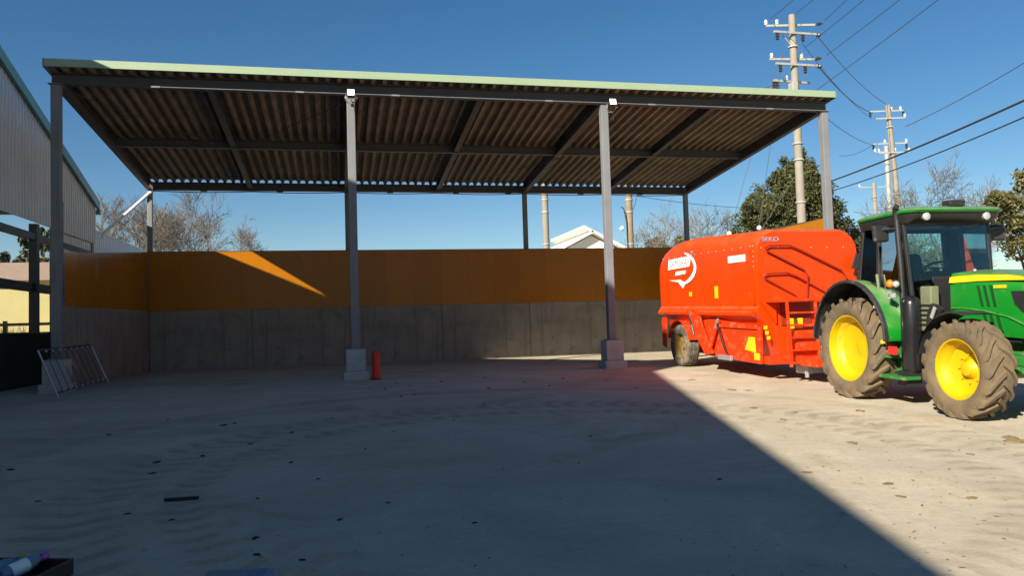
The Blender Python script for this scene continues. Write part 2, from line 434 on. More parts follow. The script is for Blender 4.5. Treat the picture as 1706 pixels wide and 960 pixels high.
for k in range(7):
    x = 3.0 * k
    b = MB()
    dz = 0.016 if k % 2 == 0 else 0.02
    hh = 0.25 if k % 2 == 0 else 0.20
    hbeam(b, (x, 0.10, ZS(0.10) - dz), (x, 8.16, ZS(8.16) - dz), hh, 0.15); b.build('rafter', MT['beam'], shed)
# roof sheets: two ribs each, 0.5 m wide
def sheet_mesh():
    b = MB()
    prof = []
    for r_ in range(2):
        o = r_ * 0.2522
        prof += [(o + 0.0, 0.0), (o + 0.06, 0.0), (o + 0.10, 0.105), (o + 0.205, 0.105), (o + 0.245, 0.0)]
    prof.append((0.504, 0.0))
    y0, y1 = -0.36, 8.31
    ring = lambda y, dz: [(x, y, ZS(y) + z + dz) for x, z in prof]
    top = [ring(y, 0.006) for y in (y0, 2.0, 4.1, 6.2, y1)]
    bot = [ring(y, 0.0) for y in (y0, 2.0, 4.1, 6.2, y1)]
    b.loft(top, closed=False); b.loft(bot, closed=False)
    n = len(prof)
    return b.mesh('roof_sheet', MT['felt'])
sm = sheet_mesh()
for k in range(36):
    link('roof_sheet', sm, shed, loc=(-0.085 + 0.5045 * k, 0, 0))
# fascia along the front and trims along the two rakes
b = MB(); b.box(-0.09, 18.09, -0.42, -0.385, 6.64, 6.80); b.box(-0.09, 18.09, -0.384, -0.25, 6.79, 6.803)
b.build('front_fascia', MT['fascia'], shed)
for x in (-0.127, 18.092):
    b = MB()
    b.hexa([(x, -0.42, 6.63), (x + 0.035, -0.42, 6.63), (x + 0.035, 8.36, ZS(8.36) + 0.01), (x, 8.36, ZS(8.36) + 0.01),
            (x, -0.42, 6.80), (x + 0.035, -0.42, 6.80), (x + 0.035, 8.36, ZS(8.36) + 0.13), (x, 8.36, ZS(8.36) + 0.13)])
    b.build('side_trim', MT['teal'], shed)
# conduit under the front beam, clip plates, cable under the back beam
b = MB()
b.cyl((2.0, -0.13, 6.375), (17.9, -0.13, 6.375), 0.009, n=6)
b.build('conduit', MT['steel'], shed)
for x in (1.95, 4.9, 7.0, 10.6, 13.2, 16.4):
    MB().box(x - 0.09, x + 0.09, -0.15, -0.11, 6.355, 6.388).build('junction_strip', MT['steel'], shed)
b = MB()
pts = [(0.08 + 17.8 * i / 60, 8.12, 5.60 - 0.035 * abs(math.sin(i / 60 * PI * 6)) - 0.01) for i in range(61)]
b.tube(pts, 0.014, 5); b.build('cable', MT['wire'], shed)
for x in (1.6, 3.9, 7.4, 9.6, 11.4, 14.0, 16.2):
    MB().box(x - 0.10, x + 0.10, 8.10, 8.165, 5.585, 5.628).build('cable_clamp', MT['black'], shed)
# bracing rods under the roof
for a_, c_ in (((0.1, 0.2, 6.33), (2.9, 4.0, 6.0)), ((3.1, 4.2, 5.98), (5.9, 8.1, 5.66)), ((6.0, 0.2, 6.33), (3.1, 4.0, 6.0)), ((12.1, 4.2, 5.98), (9.0, 8.1, 5.66))):
    MB().cyl(a_, c_, 0.009, n=5).build('brace_rod', MT['beam'], shed)
# rib-end closures seen as pale dots near the front beam
# downpipe from the back corner over to the barn wall
b = MB(); b.tube([(0.12, 8.12, 5.58), (0.02, 8.10, 5.52), (-1.30, 8.10, 4.25), (-1.34, 8.1, 4.1)], 0.045, 8)
tag(b.build('downpipe', MT['white'], smooth=60), 'pale rainwater pipe slanting from the shed back corner to the barn wall', 'pipe')

# ------------------------------------------------------------------ walls of the bay: concrete below, orange panels above
ZJ, ZT = 1.84, 3.67
def ground_wall(name, label):
    return empty(name, (0, 0, 0), label, 'wall')
bw = ground_wall('back_wall', 'long back wall of grey concrete topped with orange coated panels')
cs = MB().box(0, 2.985, 0, 0.2, -0.3, ZJ - 0.006).mesh('concrete_section', MT['conc'])
for k in range(6): link('concrete_section', cs, bw, 0.006, (0.015 + 3.0 * k, 8.02, 0))
MB().box(0.01, 17.99, 8.05, 8.18, -0.3, ZJ - 0.02).build('wall_core', MT['conc'], bw)
pm = MB().box(0, 0.897, 0, 0.012, ZJ, ZT).mesh('panel', MT['ply'])
for k in range(20): link('panel', pm, bw, 0, (0.0 + 0.9 * k, 8.019 + 0.002 * (k % 2), 0))
MB().box(0, 18, 8.036, 8.10, ZJ - 0.06, ZT - 0.02).build('panel_backing', MT['beam'], bw)
MB().box(-0.05, 18.05, 8.01, 8.13, ZT + 0.001, ZT + 0.018).build('top_cap', MT['beam'], bw)
for x in (3.45, 3.6, 6.9, 9.1):
    MB().cyl((x, 8.0, ZJ - 0.06), (x, 8.03, ZJ - 0.06), 0.02, n=8).build('bolt', MT['galv'], bw)
# form-tie holes and vertical board marks
for k in range(12):
    MB().cyl((0.8 + 1.5 * k, 8.012, 0.62 + 0.0 * k), (0.8 + 1.5 * k, 8.03, 0.62), 0.022, n=8).build('tie_hole', MT['mud'], bw)
# left side wall: its panels step down towards the front
lw_ = ground_wall('left_wall', 'short left side wall of the bay behind the leaning gate panel')
def zl(y): return ZT - (8.0 - y) / 7.4 * 0.75
def zj(y): return ZJ - (8.0 - y) / 7.4 * 0.07
for k in range(3):
    y0 = 0.35 + 2.55 * k; y1 = y0 + 2.54
    b = MB(); b.hexa([(-0.2, y0, -0.3), (0.0, y0, -0.3), (0.0, y1, -0.3), (-0.2, y1, -0.3), (-0.2, y0, zj(y0) - .006), (0, y0, zj(y0) - .006), (0, y1, zj(y1) - .006), (-0.2, y1, zj(y1) - .006)])
    b.build('concrete_section', MT['conc'], lw_, bevel=0.006)
for k in range(8):
    y0 = 0.6 + 0.927 * k; y1 = y0 + 0.924; xo = 0.002 * (k % 2)
    b = MB(); b.hexa([(-0.04 + xo, y0, zj(y0)), (-0.028 + xo, y0, zj(y0)), (-0.028 + xo, y1, zj(y1)), (-0.04 + xo, y1, zj(y1)), (-0.04 + xo, y0, zl(y0)), (-0.028 + xo, y0, zl(y0)), (-0.028 + xo, y1, zl(y1)), (-0.04 + xo, y1, zl(y1))])
    b.build('panel', MT['ply'], lw_)
MB().box(-0.16, -0.05, 0.42, 0.56, 0, 4.0).build('end_stud', MT['beam'], lw_)
# right side wall
rw = ground_wall('right_wall', 'right side wall with sunlit orange panels seen above the mixer wagon')
for k in range(3):
    y0 = 0.35 + 2.55 * k
    MB().box(18.0, 18.2, y0, y0 + 2.54, -0.3, ZJ - .006).build('concrete_section', MT['conc'], rw, bevel=0.006)
for k in range(9):
    y0 = 0.12 + 0.88 * k
    MB().box(18.03 + 0.002 * (k % 2), 18.042 + 0.002 * (k % 2), y0, y0 + 0.877, ZJ, 3.63).build('panel', MT['ply'], rw)
MB().box(18.05, 18.16, 0.15, 0.27, 1.9, 3.66).build('end_stud', MT['steel'], rw)
MB().box(18.02, 18.1, 0.1, 8.0, 3.631, 3.65).build('top_cap', MT['beam'], rw)

# ------------------------------------------------------------------ barn on the left whose gable shades the yard
barn = empty('barn', (0, 0, 0), 'big open barn on the left with silver ribbed gable cladding and teal edge', 'barn')
XG = -1.42
YR, ZR = -11.05, 10.96
zr = lambda y: (ZR - 0.31 * (y - YR)) if y > YR else (ZR - 0.317 * (YR - y))
def ribbed(y0, y1, zb, pitch=0.20):
    n = max(1, round((y1 - y0) / pitch)); p = (y1 - y0) / n
    ys = []
    for k in range(n):
        o = y0 + k * p
        ys += [(o, 0.0), (o + p * 0.55, 0.0), (o + p * 0.65, 0.028), (o + p * 0.9, 0.028)]
    ys.append((y1, 0.0))
    b = MB()
    lo = [(XG + d, y, zb) for y, d in ys]; hi = [(XG + d, y, zr(y) - 0.04) for y, d in ys]
    lo2 = [(XG + d - 0.004, y, zb) for y, d in ys]; hi2 = [(XG + d - 0.004, y, zr(y) - 0.04) for y, d in ys]
    b.loft([lo, hi], closed=False); b.loft([lo2, hi2], closed=False)
    return b
for k in range(10):
    y0 = -1.7 + 0.94 * k
    ribbed(y0, y0 + 0.948, 3.9).build('cladding_panel', MT['clad'], barn)
b = MB()
for y0, y1 in ((-34.0, YR - .01), (YR + .01, -1.72)):
    r_ = ribbed(y0, y1, 3.9); b.add(r_.v, r_.f)
b.build('gable_cladding', MT['clad'], barn)
# roof slopes
def slab(ya, yb, t0, t1, x0, x1):
    return MB().hexa([(x0, ya, zr(ya) + t0), (x1, ya, zr(ya) + t0), (x1, yb, zr(yb) + t0), (x0, yb, zr(yb) + t0),
                      (x0, ya, zr(ya) + t1), (x1, ya, zr(ya) + t1), (x1, yb, zr(yb) + t1), (x0, yb, zr(yb) + t1)])
slab(YR + .01, 7.76, -0.02, 0.055, -46, XG + 0.06).build('roof_slope', MT['clad'], barn)
slab(-34.3, YR - .01, -0.14, -0.07, -46, XG + 0.06).build('roof_slope', MT['clad'], barn)
slab(YR + .01, 7.78, -0.20, 0.06, XG + 0.062, XG + 0.13).build('edge_trim', MT['teal'], barn)
slab(-34.4, YR - .01, -0.30, -0.05, XG + 0.062, XG + 0.13).build('edge_trim', MT['teal'], barn)
MB().box(-46, XG + 0.12, 7.79, 7.9, 4.80, 4.94).build('gutter', MT['teal'], barn)
MB().box(-46, XG + 0.04, -14.0, -12.1, 9.7, 11.7).build('ridge_vent', MT['clad'], barn)
MB().box(-46, XG + 0.05, YR - 0.30, YR + 0.30, ZR - 0.40, ZR + 0.10).build('ridge_sun_blocker', MT['clad'], barn)  # unseen box added to block sun leaking through the gap between roof slopes
# posts, rails, plinth
for y in (3.27, 7.6, -3.5, -10.5, -17.5, -24.5, -31.5):
    b = MB(); b.box(XG - 0.21, XG - 0.03, y - 0.09, y + 0.09, -1.4, 3.9 if y > 3 else 4.2); b.build('post', MT['beam'], barn)
for x in (-9, -17, -25, -33, -41):
    b = MB(); b.box(x - 0.1, x + 0.1, 7.6, 7.8, -0.2, zr(7.7) - 0.03); b.build('post', MT['beam'], barn)
MB().box(XG - 0.19, XG - 0.05, -34, 7.6, 3.50, 3.66).build('girt', MT['beam'], barn)
MB().box(XG - 0.17, XG - 0.07, -34, 7.6, 2.24, 2.45).build('rail', MT['beam'], barn)
MB().box(XG - 0.20, XG - 0.02, -34, 4.4, -1.4, 1.24).build('plinth', paint('dark_stained_concrete', (0.045, 0.043, 0.04), 0.9, var=0.25, bump=0.3), barn)
# lower level-topped wing along the same line
lwg = MB()
ys = []
for k in range(61):
    o = 4.3 + 0.2 * k; ys += [(o, 0.0), (o + .11, 0.0), (o + .13, .02), (o + .18, .02)]
lwg.loft([[(XG + d - .07, y, 0.0) for y, d in ys], [(XG + d - .07, y, 4.32) for y, d in ys]], closed=False)
lwg.loft([[(XG + d - .12, y, 0.0) for y, d in ys], [(XG + d - .12, y, 4.32) for y, d in ys]], closed=False)
wing = tag(lwg.build('cladding_wall', paint('pale_blue_grey_cladding', (0.72, 0.74, 0.77), 0.55, 0.0, var=0.05)), 'low pale grey sheet wall running back behind the left side wall', 'wall')
MB().box(XG - 0.13, XG - 0.03, 7.8, 16.48, 4.321, 4.36).build('top_rail', MT['clad'], wing)
# fence rails and weeds behind the barn plinth
fc = empty('rail_fence', (0, 0, 0), 'low timber rail fence seen through the barn opening', 'fence')
for x in (-7.0, -5.4, -3.8, -2.6):
    MB().box(x - 0.06, x + 0.06, 11.9, 12.0, 0, 1.75).build('post', MT['wood'], fc)
for z in (1.30, 1.62):
    MB().box(-9.5, -1.6, 11.86, 11.898, z - 0.05, z + 0.05).build('rail', MT['wood'], fc)
tag(MB().box(-7.9, -5.6, 11.0, 11.6, 1.95, 2.05).add(*(lambda q: (q.v, q.f))(MB().box(-7.8, -7.7, 11.1, 11.5, 0, 1.948).box(-5.8, -5.7, 11.1, 11.5, 0, 1.948))).build('timber_rack', MT['wood']), 'plain timber rack beside the rail fence left of the barn post', 'rack')

# cream building beyond
cb = empty('cream_building', (0, 0, 0), 'low cream walled building with pale brown roof beyond the barn', 'building')
MB().box(-34, -8.2, 33.0, 41.0, 0, 4.7).build('wall', MT['cream'], cb)
b = MB(); b.prism([(32.4, 4.55), (41.6, 4.55), (37, 6.0)], 'x', -34.6, -7.7)
b.v = [(x, y, z) for x, y, z in b.v]
b.build('roof', MT['tileroof'], cb)
for x in (-30, -26, -22, -17.5):
    f_ = MB().box(x, x + 1.4, 32.95, 32.99, 1.6, 3.0).build('window', MT['white'], cb)
    MB().box(x + .08, x + 1.32, 32.93, 32.948, 1.68, 2.92).build('pane', MT['pane'], f_)

# ------------------------------------------------------------------ small things at the shed
def floodlight(x, label):
    t = empty('floodlight', (x, -0.20, 6.28), label, 'lamp', 'floodlights on the front posts')
    bk = MB()
    bk.tube([(-0.13, -0.05, 0.05), (-0.13, 0.0, -0.1), (-0.06, 0.06, -0.16), (0.06, 0.06, -0.16), (0.13, 0.0, -0.1), (0.13, -0.05, 0.05)], 0.014, 6)
    bk.box(-0.16, -0.12, -0.06, -0.02, -0.07, 0.0); bk.box(0.12, 0.19, -0.07, -0.03, -0.06, -0.02)
    bk.build('bracket', MT['galv'], t)
    h = MB(); h.hexa([(-0.10, -0.20, -0.02), (0.10, -0.20, -0.02), (0.08, -0.06, -0.06), (-0.08, -0.06, -0.06), (-0.10, -0.16, 0.17), (0.10, -0.16, 0.17), (0.08, -0.03, 0.14), (-0.08, -0.03, 0.14)])
    h.build('housing', MT['black'], t, bevel=0.01)
    m, n, bb = newmat('lit_flood_lens'); bb.inputs['Base Color'].default_value = (0.9, 0.9, 0.85, 1)
    bb.inputs['Emission Color'].default_value = (1.0, 0.97, 0.82, 1); bb.inputs['Emission Strength'].default_value = 5.0
    l = MB(); l.hexa([(-0.085, -0.208, 0.0), (0.085, -0.208, 0.0), (0.085, -0.203, 0.0), (-0.085, -0.203, 0.0), (-0.085, -0.176, 0.155), (0.085, -0.176, 0.155), (0.085, -0.170, 0.155), (-0.085, -0.170, 0.155)])
    l.build('lens', m, t)
    cb_ = MB(); cb_.tube([(0.0, 0.02, -0.05), (0.06, 0.05, -0.2), (0.09, 0.09, -0.28), (0.1, 0.11, -0.4)], 0.01, 5); cb_.build('cable', MT['wire'], t)
    t.scale = (0.82, 0.82, 0.82)
    return t
floodlight(6.0, 'lit floodlight on the post next to the red marker')
floodlight(12.12, 'lit floodlight on the post nearest the mixer wagon')
# red marker post
t = empty('red_marker', (6.42, -0.30, gz(-0.3)), 'short red marker post standing beside the concrete pedestal', 'marker')
b = MB(); b.lathe([(0.001, 0.62), (0.07, 0.615), (0.092, 0.59), (0.096, 0.55), (0.094, 0.02), (0.001, 0.02)], (0, 0, 0), 'z', 16); b.build('body', MT['red'], t, smooth=50)
MB().lathe([(0.001, 0.0), (0.112, 0.0), (0.112, 0.018), (0.095, 0.03)], (0, 0, 0), 'z', 16).build('base', MT['black'], t)
# leaning gate panel
t = empty('gate_panel', (0, 0, 0), 'galvanised tubular gate panel leaning against the left wall', 'gate')
A0, A1 = Vector((0.44, -1.31, -0.03)), Vector((0.42, 2.05, 0.03))
B0, B1 = Vector((0.06, -1.22, 0.88)), Vector((0.05, 2.08, 0.92))
MB().tube([A0, B0], 0.021, 8).build('side_tube', MT['galv'], t, smooth=60)
MB().tube([A1, B1], 0.021, 8).build('side_tube', MT['galv'], t, smooth=60)
MB().tube([B0, B1], 0.021, 8).build('top_tube', MT['beam'], t, smooth=60)
C0, C1 = A0.lerp(B0, .1), A1.lerp(B1, .1)
MB().tube([C0, C1], 0.018, 8).build('bottom_tube', MT['beam'], t, smooth=60)
for k in range(1, 9):
    p, q = C0.lerp(C1, k / 9), B0.lerp(B1, k / 9)
    r_ = MB().tube([p, q], 0.007, 6).build('bar', MT['black'], t)
    b = MB(); b.ball(p + Vector((0.02, 0, 0.02)), 0.026, 8, 5); b.ball(q + Vector((0.02, 0, -0.03)), 0.026, 8, 5); b.build('clip', MT['galv'], r_)

# ------------------------------------------------------------------ feed mixer wagon
def basis(h, s):
    f = Vector((h[0], h[1], s * h[1])).normalized(); l = Vector((0, 0, 1)).cross(f).normalized()
    return (f, l, f.cross(l))
wag = empty('mixer_wagon', (14.63, -0.41, -0.012), 'orange red feed mixer wagon hitched behind the green tractor', 'trailer', basis=basis((0, -1), 0.030))
def tank():
    prof = [(0.42, .40), (0.62, .44), (0.80, .78), (1.00, 1.16), (1.10, 1.27), (1.135, 1.31), (1.135, 1.37), (1.085, 1.43), (1.10, 1.9), (1.115, 2.52), (1.09, 2.66), (1.02, 2.79), (0.90, 2.885), (0.80, 2.92), (0.76, 2.90), (0.74, 2.80), (0.74, 2.3)]
    full = [(-y, z) for y, z in prof] + [(y, z) for y, z in reversed(prof)]
    rings = []
    for x, zt, ins in ((-1.12, 2.25, .10), (-1.09, 2.45, .045), (-1.0, 2.70, .012), (-0.85, 2.83, 0), (-0.6, 2.93, 0), (-0.2, 2.99, 0), (0.35, 3.01, 0), (1.2, 2.99, 0), (2.0, 2.96, 0), (3.0, 2.93, 0), (3.30, 2.925, 0), (3.45, 2.92, 0), (3.56, 2.90, .01), (3.60, 2.86, .03)):
        k = (zt - 1.43) / 1.49
        rings.append([(x, y * (1 - ins * .6), z if z < 1.43 else 1.43 + ((2.93 if (x > 3.2 and abs(y) < .77) else z) - 1.43) * k) for y, z in full])
    b = MB(); b.loft(rings); return b
tk = tank().build('tank', MT['orange'], wag, smooth=38)
# corner weld strip, bolts along the bend
bm_ = MB().lathe([(0.001, -0.014), (0.014, -0.012), (0.018, 0.0)], (0, 0, 0), 'y', 8).mesh('bolt', MT['orange'])
bm_.materials.clear(); bm_.materials.append(paint('worn_bolt', (0.75, 0.30, 0.2), 0.35, 0.3))
for k in range(13):
    link('bolt', bm_, tk, loc=(-0.75 + 0.345 * k, -1.118, 2.60))
bm2 = MB().lathe([(0.001, 0.014), (0.014, 0.012), (0.018, 0.0)], (0, 0, 0), 'x', 8).mesh('bolt', bm_.materials[0])
for k in range(6): link('bolt', bm2, tk, loc=(3.60, -1.0 + 0.36 * k, 2.56))
for k in range(5): link('bolt', bm_, tk, loc=(4.02, -1.118, 2.5 - 0.11 * k) if False else (3.50, -1.116, 2.60 - 0.10 * k))
MB().box(3.43, 3.49, -1.124, -1.10, 1.46, 2.50).build('corner_strip', MT['orange'], tk)
MB().box(2.05, 2.09, -1.122, -1.095, 1.45, 2.5).build('seam_strip', MT['orange'], tk)
# shelf ledges with a gap over the arm bracket
MB().prism([(-1.10, 1.22), (-1.17, 1.25), (-1.17, 1.31), (-1.09, 1.37)], 'x', -1.02, 0.55).build('ledge', MT['orange'], tk)
MB().prism([(-1.10, 1.22), (-1.17, 1.25), (-1.17, 1.31), (-1.09, 1.37)], 'x', 1.15, 3.46).build('ledge', MT['orange'], tk)
# chassis: lower side skirts, rear apron, arm bracket
MB().prism([(-1.06, 1.15), (-1.06, 0.46), (-0.86, 0.40), (-0.80, 1.15)], 'y', -1.06, -1.02).build('rear_apron', MT['orange_low'], wag, bevel=0.008)
b = MB(); b.prism([(0.42, 1.05), (1.35, 0.34), (3.5, 0.30), (3.5, 1.02), (1.6, 1.16)], 'y', -1.03, -0.96); b.build('side_skirt', MT['orange_low'], wag, bevel=0.008)
b = MB(); b.prism([(0.42, 1.05), (1.35, 0.34), (3.5, 0.30), (3.5, 1.02), (1.6, 1.16)], 'y', 0.96, 1.03); b.build('side_skirt', MT['orange_low'], wag, bevel=0.008)
b = MB(); b.prism([(0.55, 1.34), (1.10, 1.34), (1.30, 0.95), (1.75, 0.42), (1.40, 0.36), (0.80, 0.92)], 'y', -1.14, -1.09); b.build('arm_bracket', MT['orange_low'], wag, bevel=0.01)
MB().tube([(0.60, -1.12, 1.27), (0.82, -1.16, 1.0), (0.92, -1.16, 0.78)], 0.03, 8).build('hose', MT['black'], wag)
c_ = MB().cyl((1.62, -1.13, 0.52), (1.90, -1.13, 0.98), 0.055, n=12).build('lift_cylinder', MT['orange_low'], wag, smooth=40)
MB().cyl((1.90, -1.13, 0.98), (2.02, -1.13, 1.16), 0.026, n=8).build('piston_rod', MT['galv'], c_)
MB().tube([(1.95, -1.13, 1.08), (2.1, -1.15, .9), (2.25, -1.15, .62), (2.35, -1.13, .45)], 0.018, 6).build('hydraulic_hose', MT['black'], wag)
MB().box(1.9, 2.45, -1.10, -1.035, 0.30, 0.40).build('pivot_plate', MT['galv'], wag, bevel=0.01)
b = MB().box(1.8, 3.45, -1.075, -1.03, 0.98, 1.06); b.build('side_rail', MT['orange_low'], wag, bevel=0.01)
b = MB(); b.box(-0.8, 4.6, -0.55, -0.40, 0.30, 0.48); b.box(-0.8, 4.6, 0.40, 0.55, 0.30, 0.48); b.box(3.5, 3.7, -0.95, 0.95, 0.30, 0.46)
b.build('chassis', MT['orange_low'], wag, bevel=0.01)
b = MB(); b.hexa([(3.7, -0.5, .32), (6.0, -0.09, .42), (6.0, 0.09, .42), (3.7, 0.5, .32), (3.7, -0.5, .46), (6.0, -0.09, .54), (6.0, 0.09, .54), (3.7, 0.5, .46)]); b.build('drawbar', MT['orange_low'], wag)
MB().cyl((3.7, 0, 0.62), (5.9, 0, 0.66), 0.07, n=10).build('drive_shaft', MT['sticker'], wag)
MB().box(3.62, 4.0, -0.55, 0.55, 0.47, 0.95).build('gearbox', MT['orange_low'], wag, bevel=0.03)
MB().tube([(4.0, -0.35, .30), (4.0, -0.35, 0.06)], 0.04, 8).build('parking_leg', MT['galv'], wag)
# wheels
def wagon_wheel(s):
    h = MB(); h.lathe([(0.001, -0.12 * s * -1 * -1), (0.09, 0.02 * s), (0.09, 0.1 * s)], (0, s * 0.90, 0.50), 'y', 16)
    w = h.build('wheel', MT['rim_old'], wag)
    t_ = MB()
    pr = [(0.29, -0.14), (0.33, -0.165), (0.42, -0.175), (0.475, -0.15), (0.497, -0.11)]
    for q in (-0.07, -0.03, 0.03, 0.07):
        pr += [(0.502, q - 0.015), (0.490, q - 0.008), (0.490, q + 0.008), (0.502, q + 0.015)]
    pr += [(0.497, 0.11), (0.475, 0.15), (0.42, 0.175), (0.33, 0.165), (0.29, 0.14)]
    t_.lathe(pr, (0, s * 0.95, 0.50), 'y', 40); t_.build('tyre', MT['tyre2'], w, smooth=40)
    r_ = MB(); r_.lathe([(0.30, 0.145 * s), (0.285, 0.13 * s), (0.27, 0.02 * s), (0.12, -0.02 * s), (0.09, 0.03 * s), (0.05, 0.05 * s), (0.001, 0.05 * s)], (0, s * 0.95, 0.50), 'y', 32); r_.build('rim', MT['rim_old'], w, smooth=40)
wagon_wheel(-1); wagon_wheel(1)
MB().cyl((0, -0.8, 0.5), (0, 0.8, 0.5), 0.07, n=10).build('axle', MT['beam'], wag)
b = MB()
arc = [(0.58 * math.cos(R(a)), 0.50 + 0.58 * math.sin(R(a))) for a in range(15, 171, 15)]
b.loft([[(x, -1.13, z) for x, z in arc], [(x, -0.75, z) for x, z in arc]], closed=False); b.loft([[(x * 1.02, -1.13, .5 + (z - .5) * 1.03) for x, z in arc], [(x * 1.02, -0.75, .5 + (z - .5) * 1.03) for x, z in arc]], closed=False)
b.build('mudguard', MT['orange_low'], wag)
# ladder, landing and handrails at the front
ld = MB()
for y in (-0.74, -0.14):
    ld.bar((4.10, y, 0.28), (4.00, y, 1.62), 0.05, 0.035)
ladder = ld.build('ladder', MT['orange_low'], wag)
for k in range(6):
    x = 4.10 - 0.10 * (k * 0.235) / 1.34
    MB().box(x - 0.07, x + 0.02, -0.72, -0.16, 0.34 + 0.235 * k, 0.372 + 0.235 * k).build('rung', MT['orange_low'], ladder)
MB().box(3.61, 4.02, -0.98, 0.15, 1.50, 1.54).build('landing', MT['orange'], wag)
MB().box(3.601, 3.630, -0.62, 0.02, 1.05, 1.50).build('recess_shade', MT['orange_rail'], wag)  # dark sheet on the flat front, stands in for shade behind the ladder
MB().prism([(-1.1, 1.55), (-0.75, 1.55), (-0.75, 1.08)], 'x', 3.605, 3.660).build('gusset', MT['orange'], wag)
for pts in ([(3.630, -0.05, 1.60), (3.660, -0.05, 2.02), (3.660, -0.12, 2.12), (3.660, -0.92, 2.50), (3.660, -0.95, 2.56), (3.660, -0.86, 2.60), (3.660, -0.42, 2.60), (3.660, -0.22, 2.52), (3.660, 0.70, 2.10), (3.660, 0.80, 1.98), (3.630, 0.80, 1.62)],
            [(3.630, -0.30, 1.62), (3.660, -0.98, 1.97), (3.660, -1.0, 2.03), (3.660, -0.9, 2.06), (3.660, -0.5, 2.07), (3.660, -0.3, 2.0), (3.630, 0.45, 1.62)]):
    MB().tube(pts, 0.018, 6).build('handrail', MT['orange_rail'], wag, smooth=60)
# rear edge tubes, stickers, lamps
def sticker(name, x0, x1, z0, z1, mat, y=-1.14, rake=0):
    return MB().prism([(x0, z0), (x1, z0 + rake), (x1, z1 + rake), (x0, z1)], 'y', y, y + 0.012).build(name, mat, wag)
sticker('label_plate', 2.52, 3.20, 2.32, 2.46, MT['white'], -1.128)
for k, x in enumerate((2.78, 2.90, 2.98)): MB().box(x, x + 0.03, -1.132, -1.1285, 2.36, 2.41).build('label_mark', MT['logogrey'], wag)
sticker('warning_sticker', 1.85, 2.03, 1.60, 1.86, MT['sticker'], -1.102)
sticker('warning_sticker', 0.62, 0.74, 1.66, 1.76, MT['sticker'], -1.106)
MB().prism([(2.95, 0.56), (3.36, 0.52), (3.32, 0.82), (3.12, 0.82)], 'y', -1.045, -1.031).build('warning_sticker', MT['sticker'], wag)
MB().prism([(3.30, 0.38), (3.49, 0.38), (3.49, 0.51), (3.30, 0.51)], 'y', -1.045, -1.031).build('reflector', MT['sticker'], wag)
MB().box(3.64, 3.65, -0.48, -0.18, 0.98, 1.18).build('warning_sticker', MT['sticker'], wag)
for k in range(3): MB().box(3.61, 3.62 , -1.0 + .03 * k, -0.93 + .03 * k, 0.98 - 0.10 * k, 1.05 - 0.10 * k).build('decal', MT['sticker'], wag)
MB().box(3.61, 3.95, -0.35, 0.35, 0.12, 0.29).build('coupling_block', MT['galv'], wag, bevel=0.03)
# lettering and swoosh on the tank side
def side_m(x, z, y=-1.128):      # text plane facing -y, reading towards +x
    return Matrix.Translation((x, y, z)) @ Matrix.Rotation(R(90), 4, 'X')
LS, LX, LZ = 1.16, 0.22, 2.30
def lp(pts): return [(LX + (x - 0.65) * LS, LZ + (z - 2.05) * LS) for x, z in pts]
MB().prism(lp([(0.06, 2.06), (1.06, 2.09), (1.16, 2.30), (0.10, 2.27)]), 'y', -1.126, -1.114).build('logo_plate', MT['white'], wag)
text('logo_lettering', 'SAMURAI', 0.255, MT['logogrey'], wag, side_m(*lp([(0.58, 2.175)])[0], -1.130), shear=0.25, sx=0.98)
text('logo_number', '7', 0.28, MT['logogrey'], wag, side_m(*lp([(1.17, 2.29)])[0], -1.130), shear=0.25)
MB().prism(lp([(0.40, 1.93), (0.86, 1.95), (0.90, 2.02), (0.44, 2.01)]), 'y', -1.126, -1.110).build('logo_bar', MT['white'], wag)
sw = MB(); o_ = []; i_ = []
for k in range(25):
    a = R(75 - 170 * k / 24); cx, cz, rx, rz = 0.70, 2.06, 0.68, 0.33
    th = 0.10 * math.sin(PI * (k + 1) / 26) + 0.012
    (x0_, z0_), (x1_, z1_) = lp([(cx + rx * math.cos(a), cz + rz * math.sin(a)), (cx + (rx - th) * math.cos(a), cz + (rz - th) * math.sin(a))])
    o_.append((x0_, -1.127, z0_)); i_.append((x1_, -1.127, z1_))
sw.loft([o_, i_], closed=False)
sw.prism(lp([(0.10, 1.84), (0.55, 1.79), (0.76, 1.66), (0.88, 1.76), (0.62, 1.84)]), 'y', -1.126, -1.108)
sw.build('logo_swoosh', MT['white'], wag)
text('maker_lettering', 'SEKO', 0.115, MT['logogrey'], wag, Matrix.Translation((3.61, -0.80, 2.72)) @ Matrix.Rotation(R(90), 4, 'Z') @ Matrix.Rotation(R(88), 4, 'X'), ext=0.006, sx=1.3)
# slow-vehicle lamp on the far front corner
t_ = MB(); t_.cyl((3.75, 1.02, 1.55), (3.75, 1.02, 2.15), 0.02, n=6); t_.prism([(0.86, 2.12), (1.18, 2.12), (1.07, 2.42), (0.97, 2.42)], 'x', 3.73, 3.78); t_.ball((3.77, 1.02, 1.85), 0.09)
t_.build('corner_lamp', MT['black'], wag)
sticker('rear_lamp', -1.05, -0.98, 0.95, 1.08, MT['redlens'], -1.072)

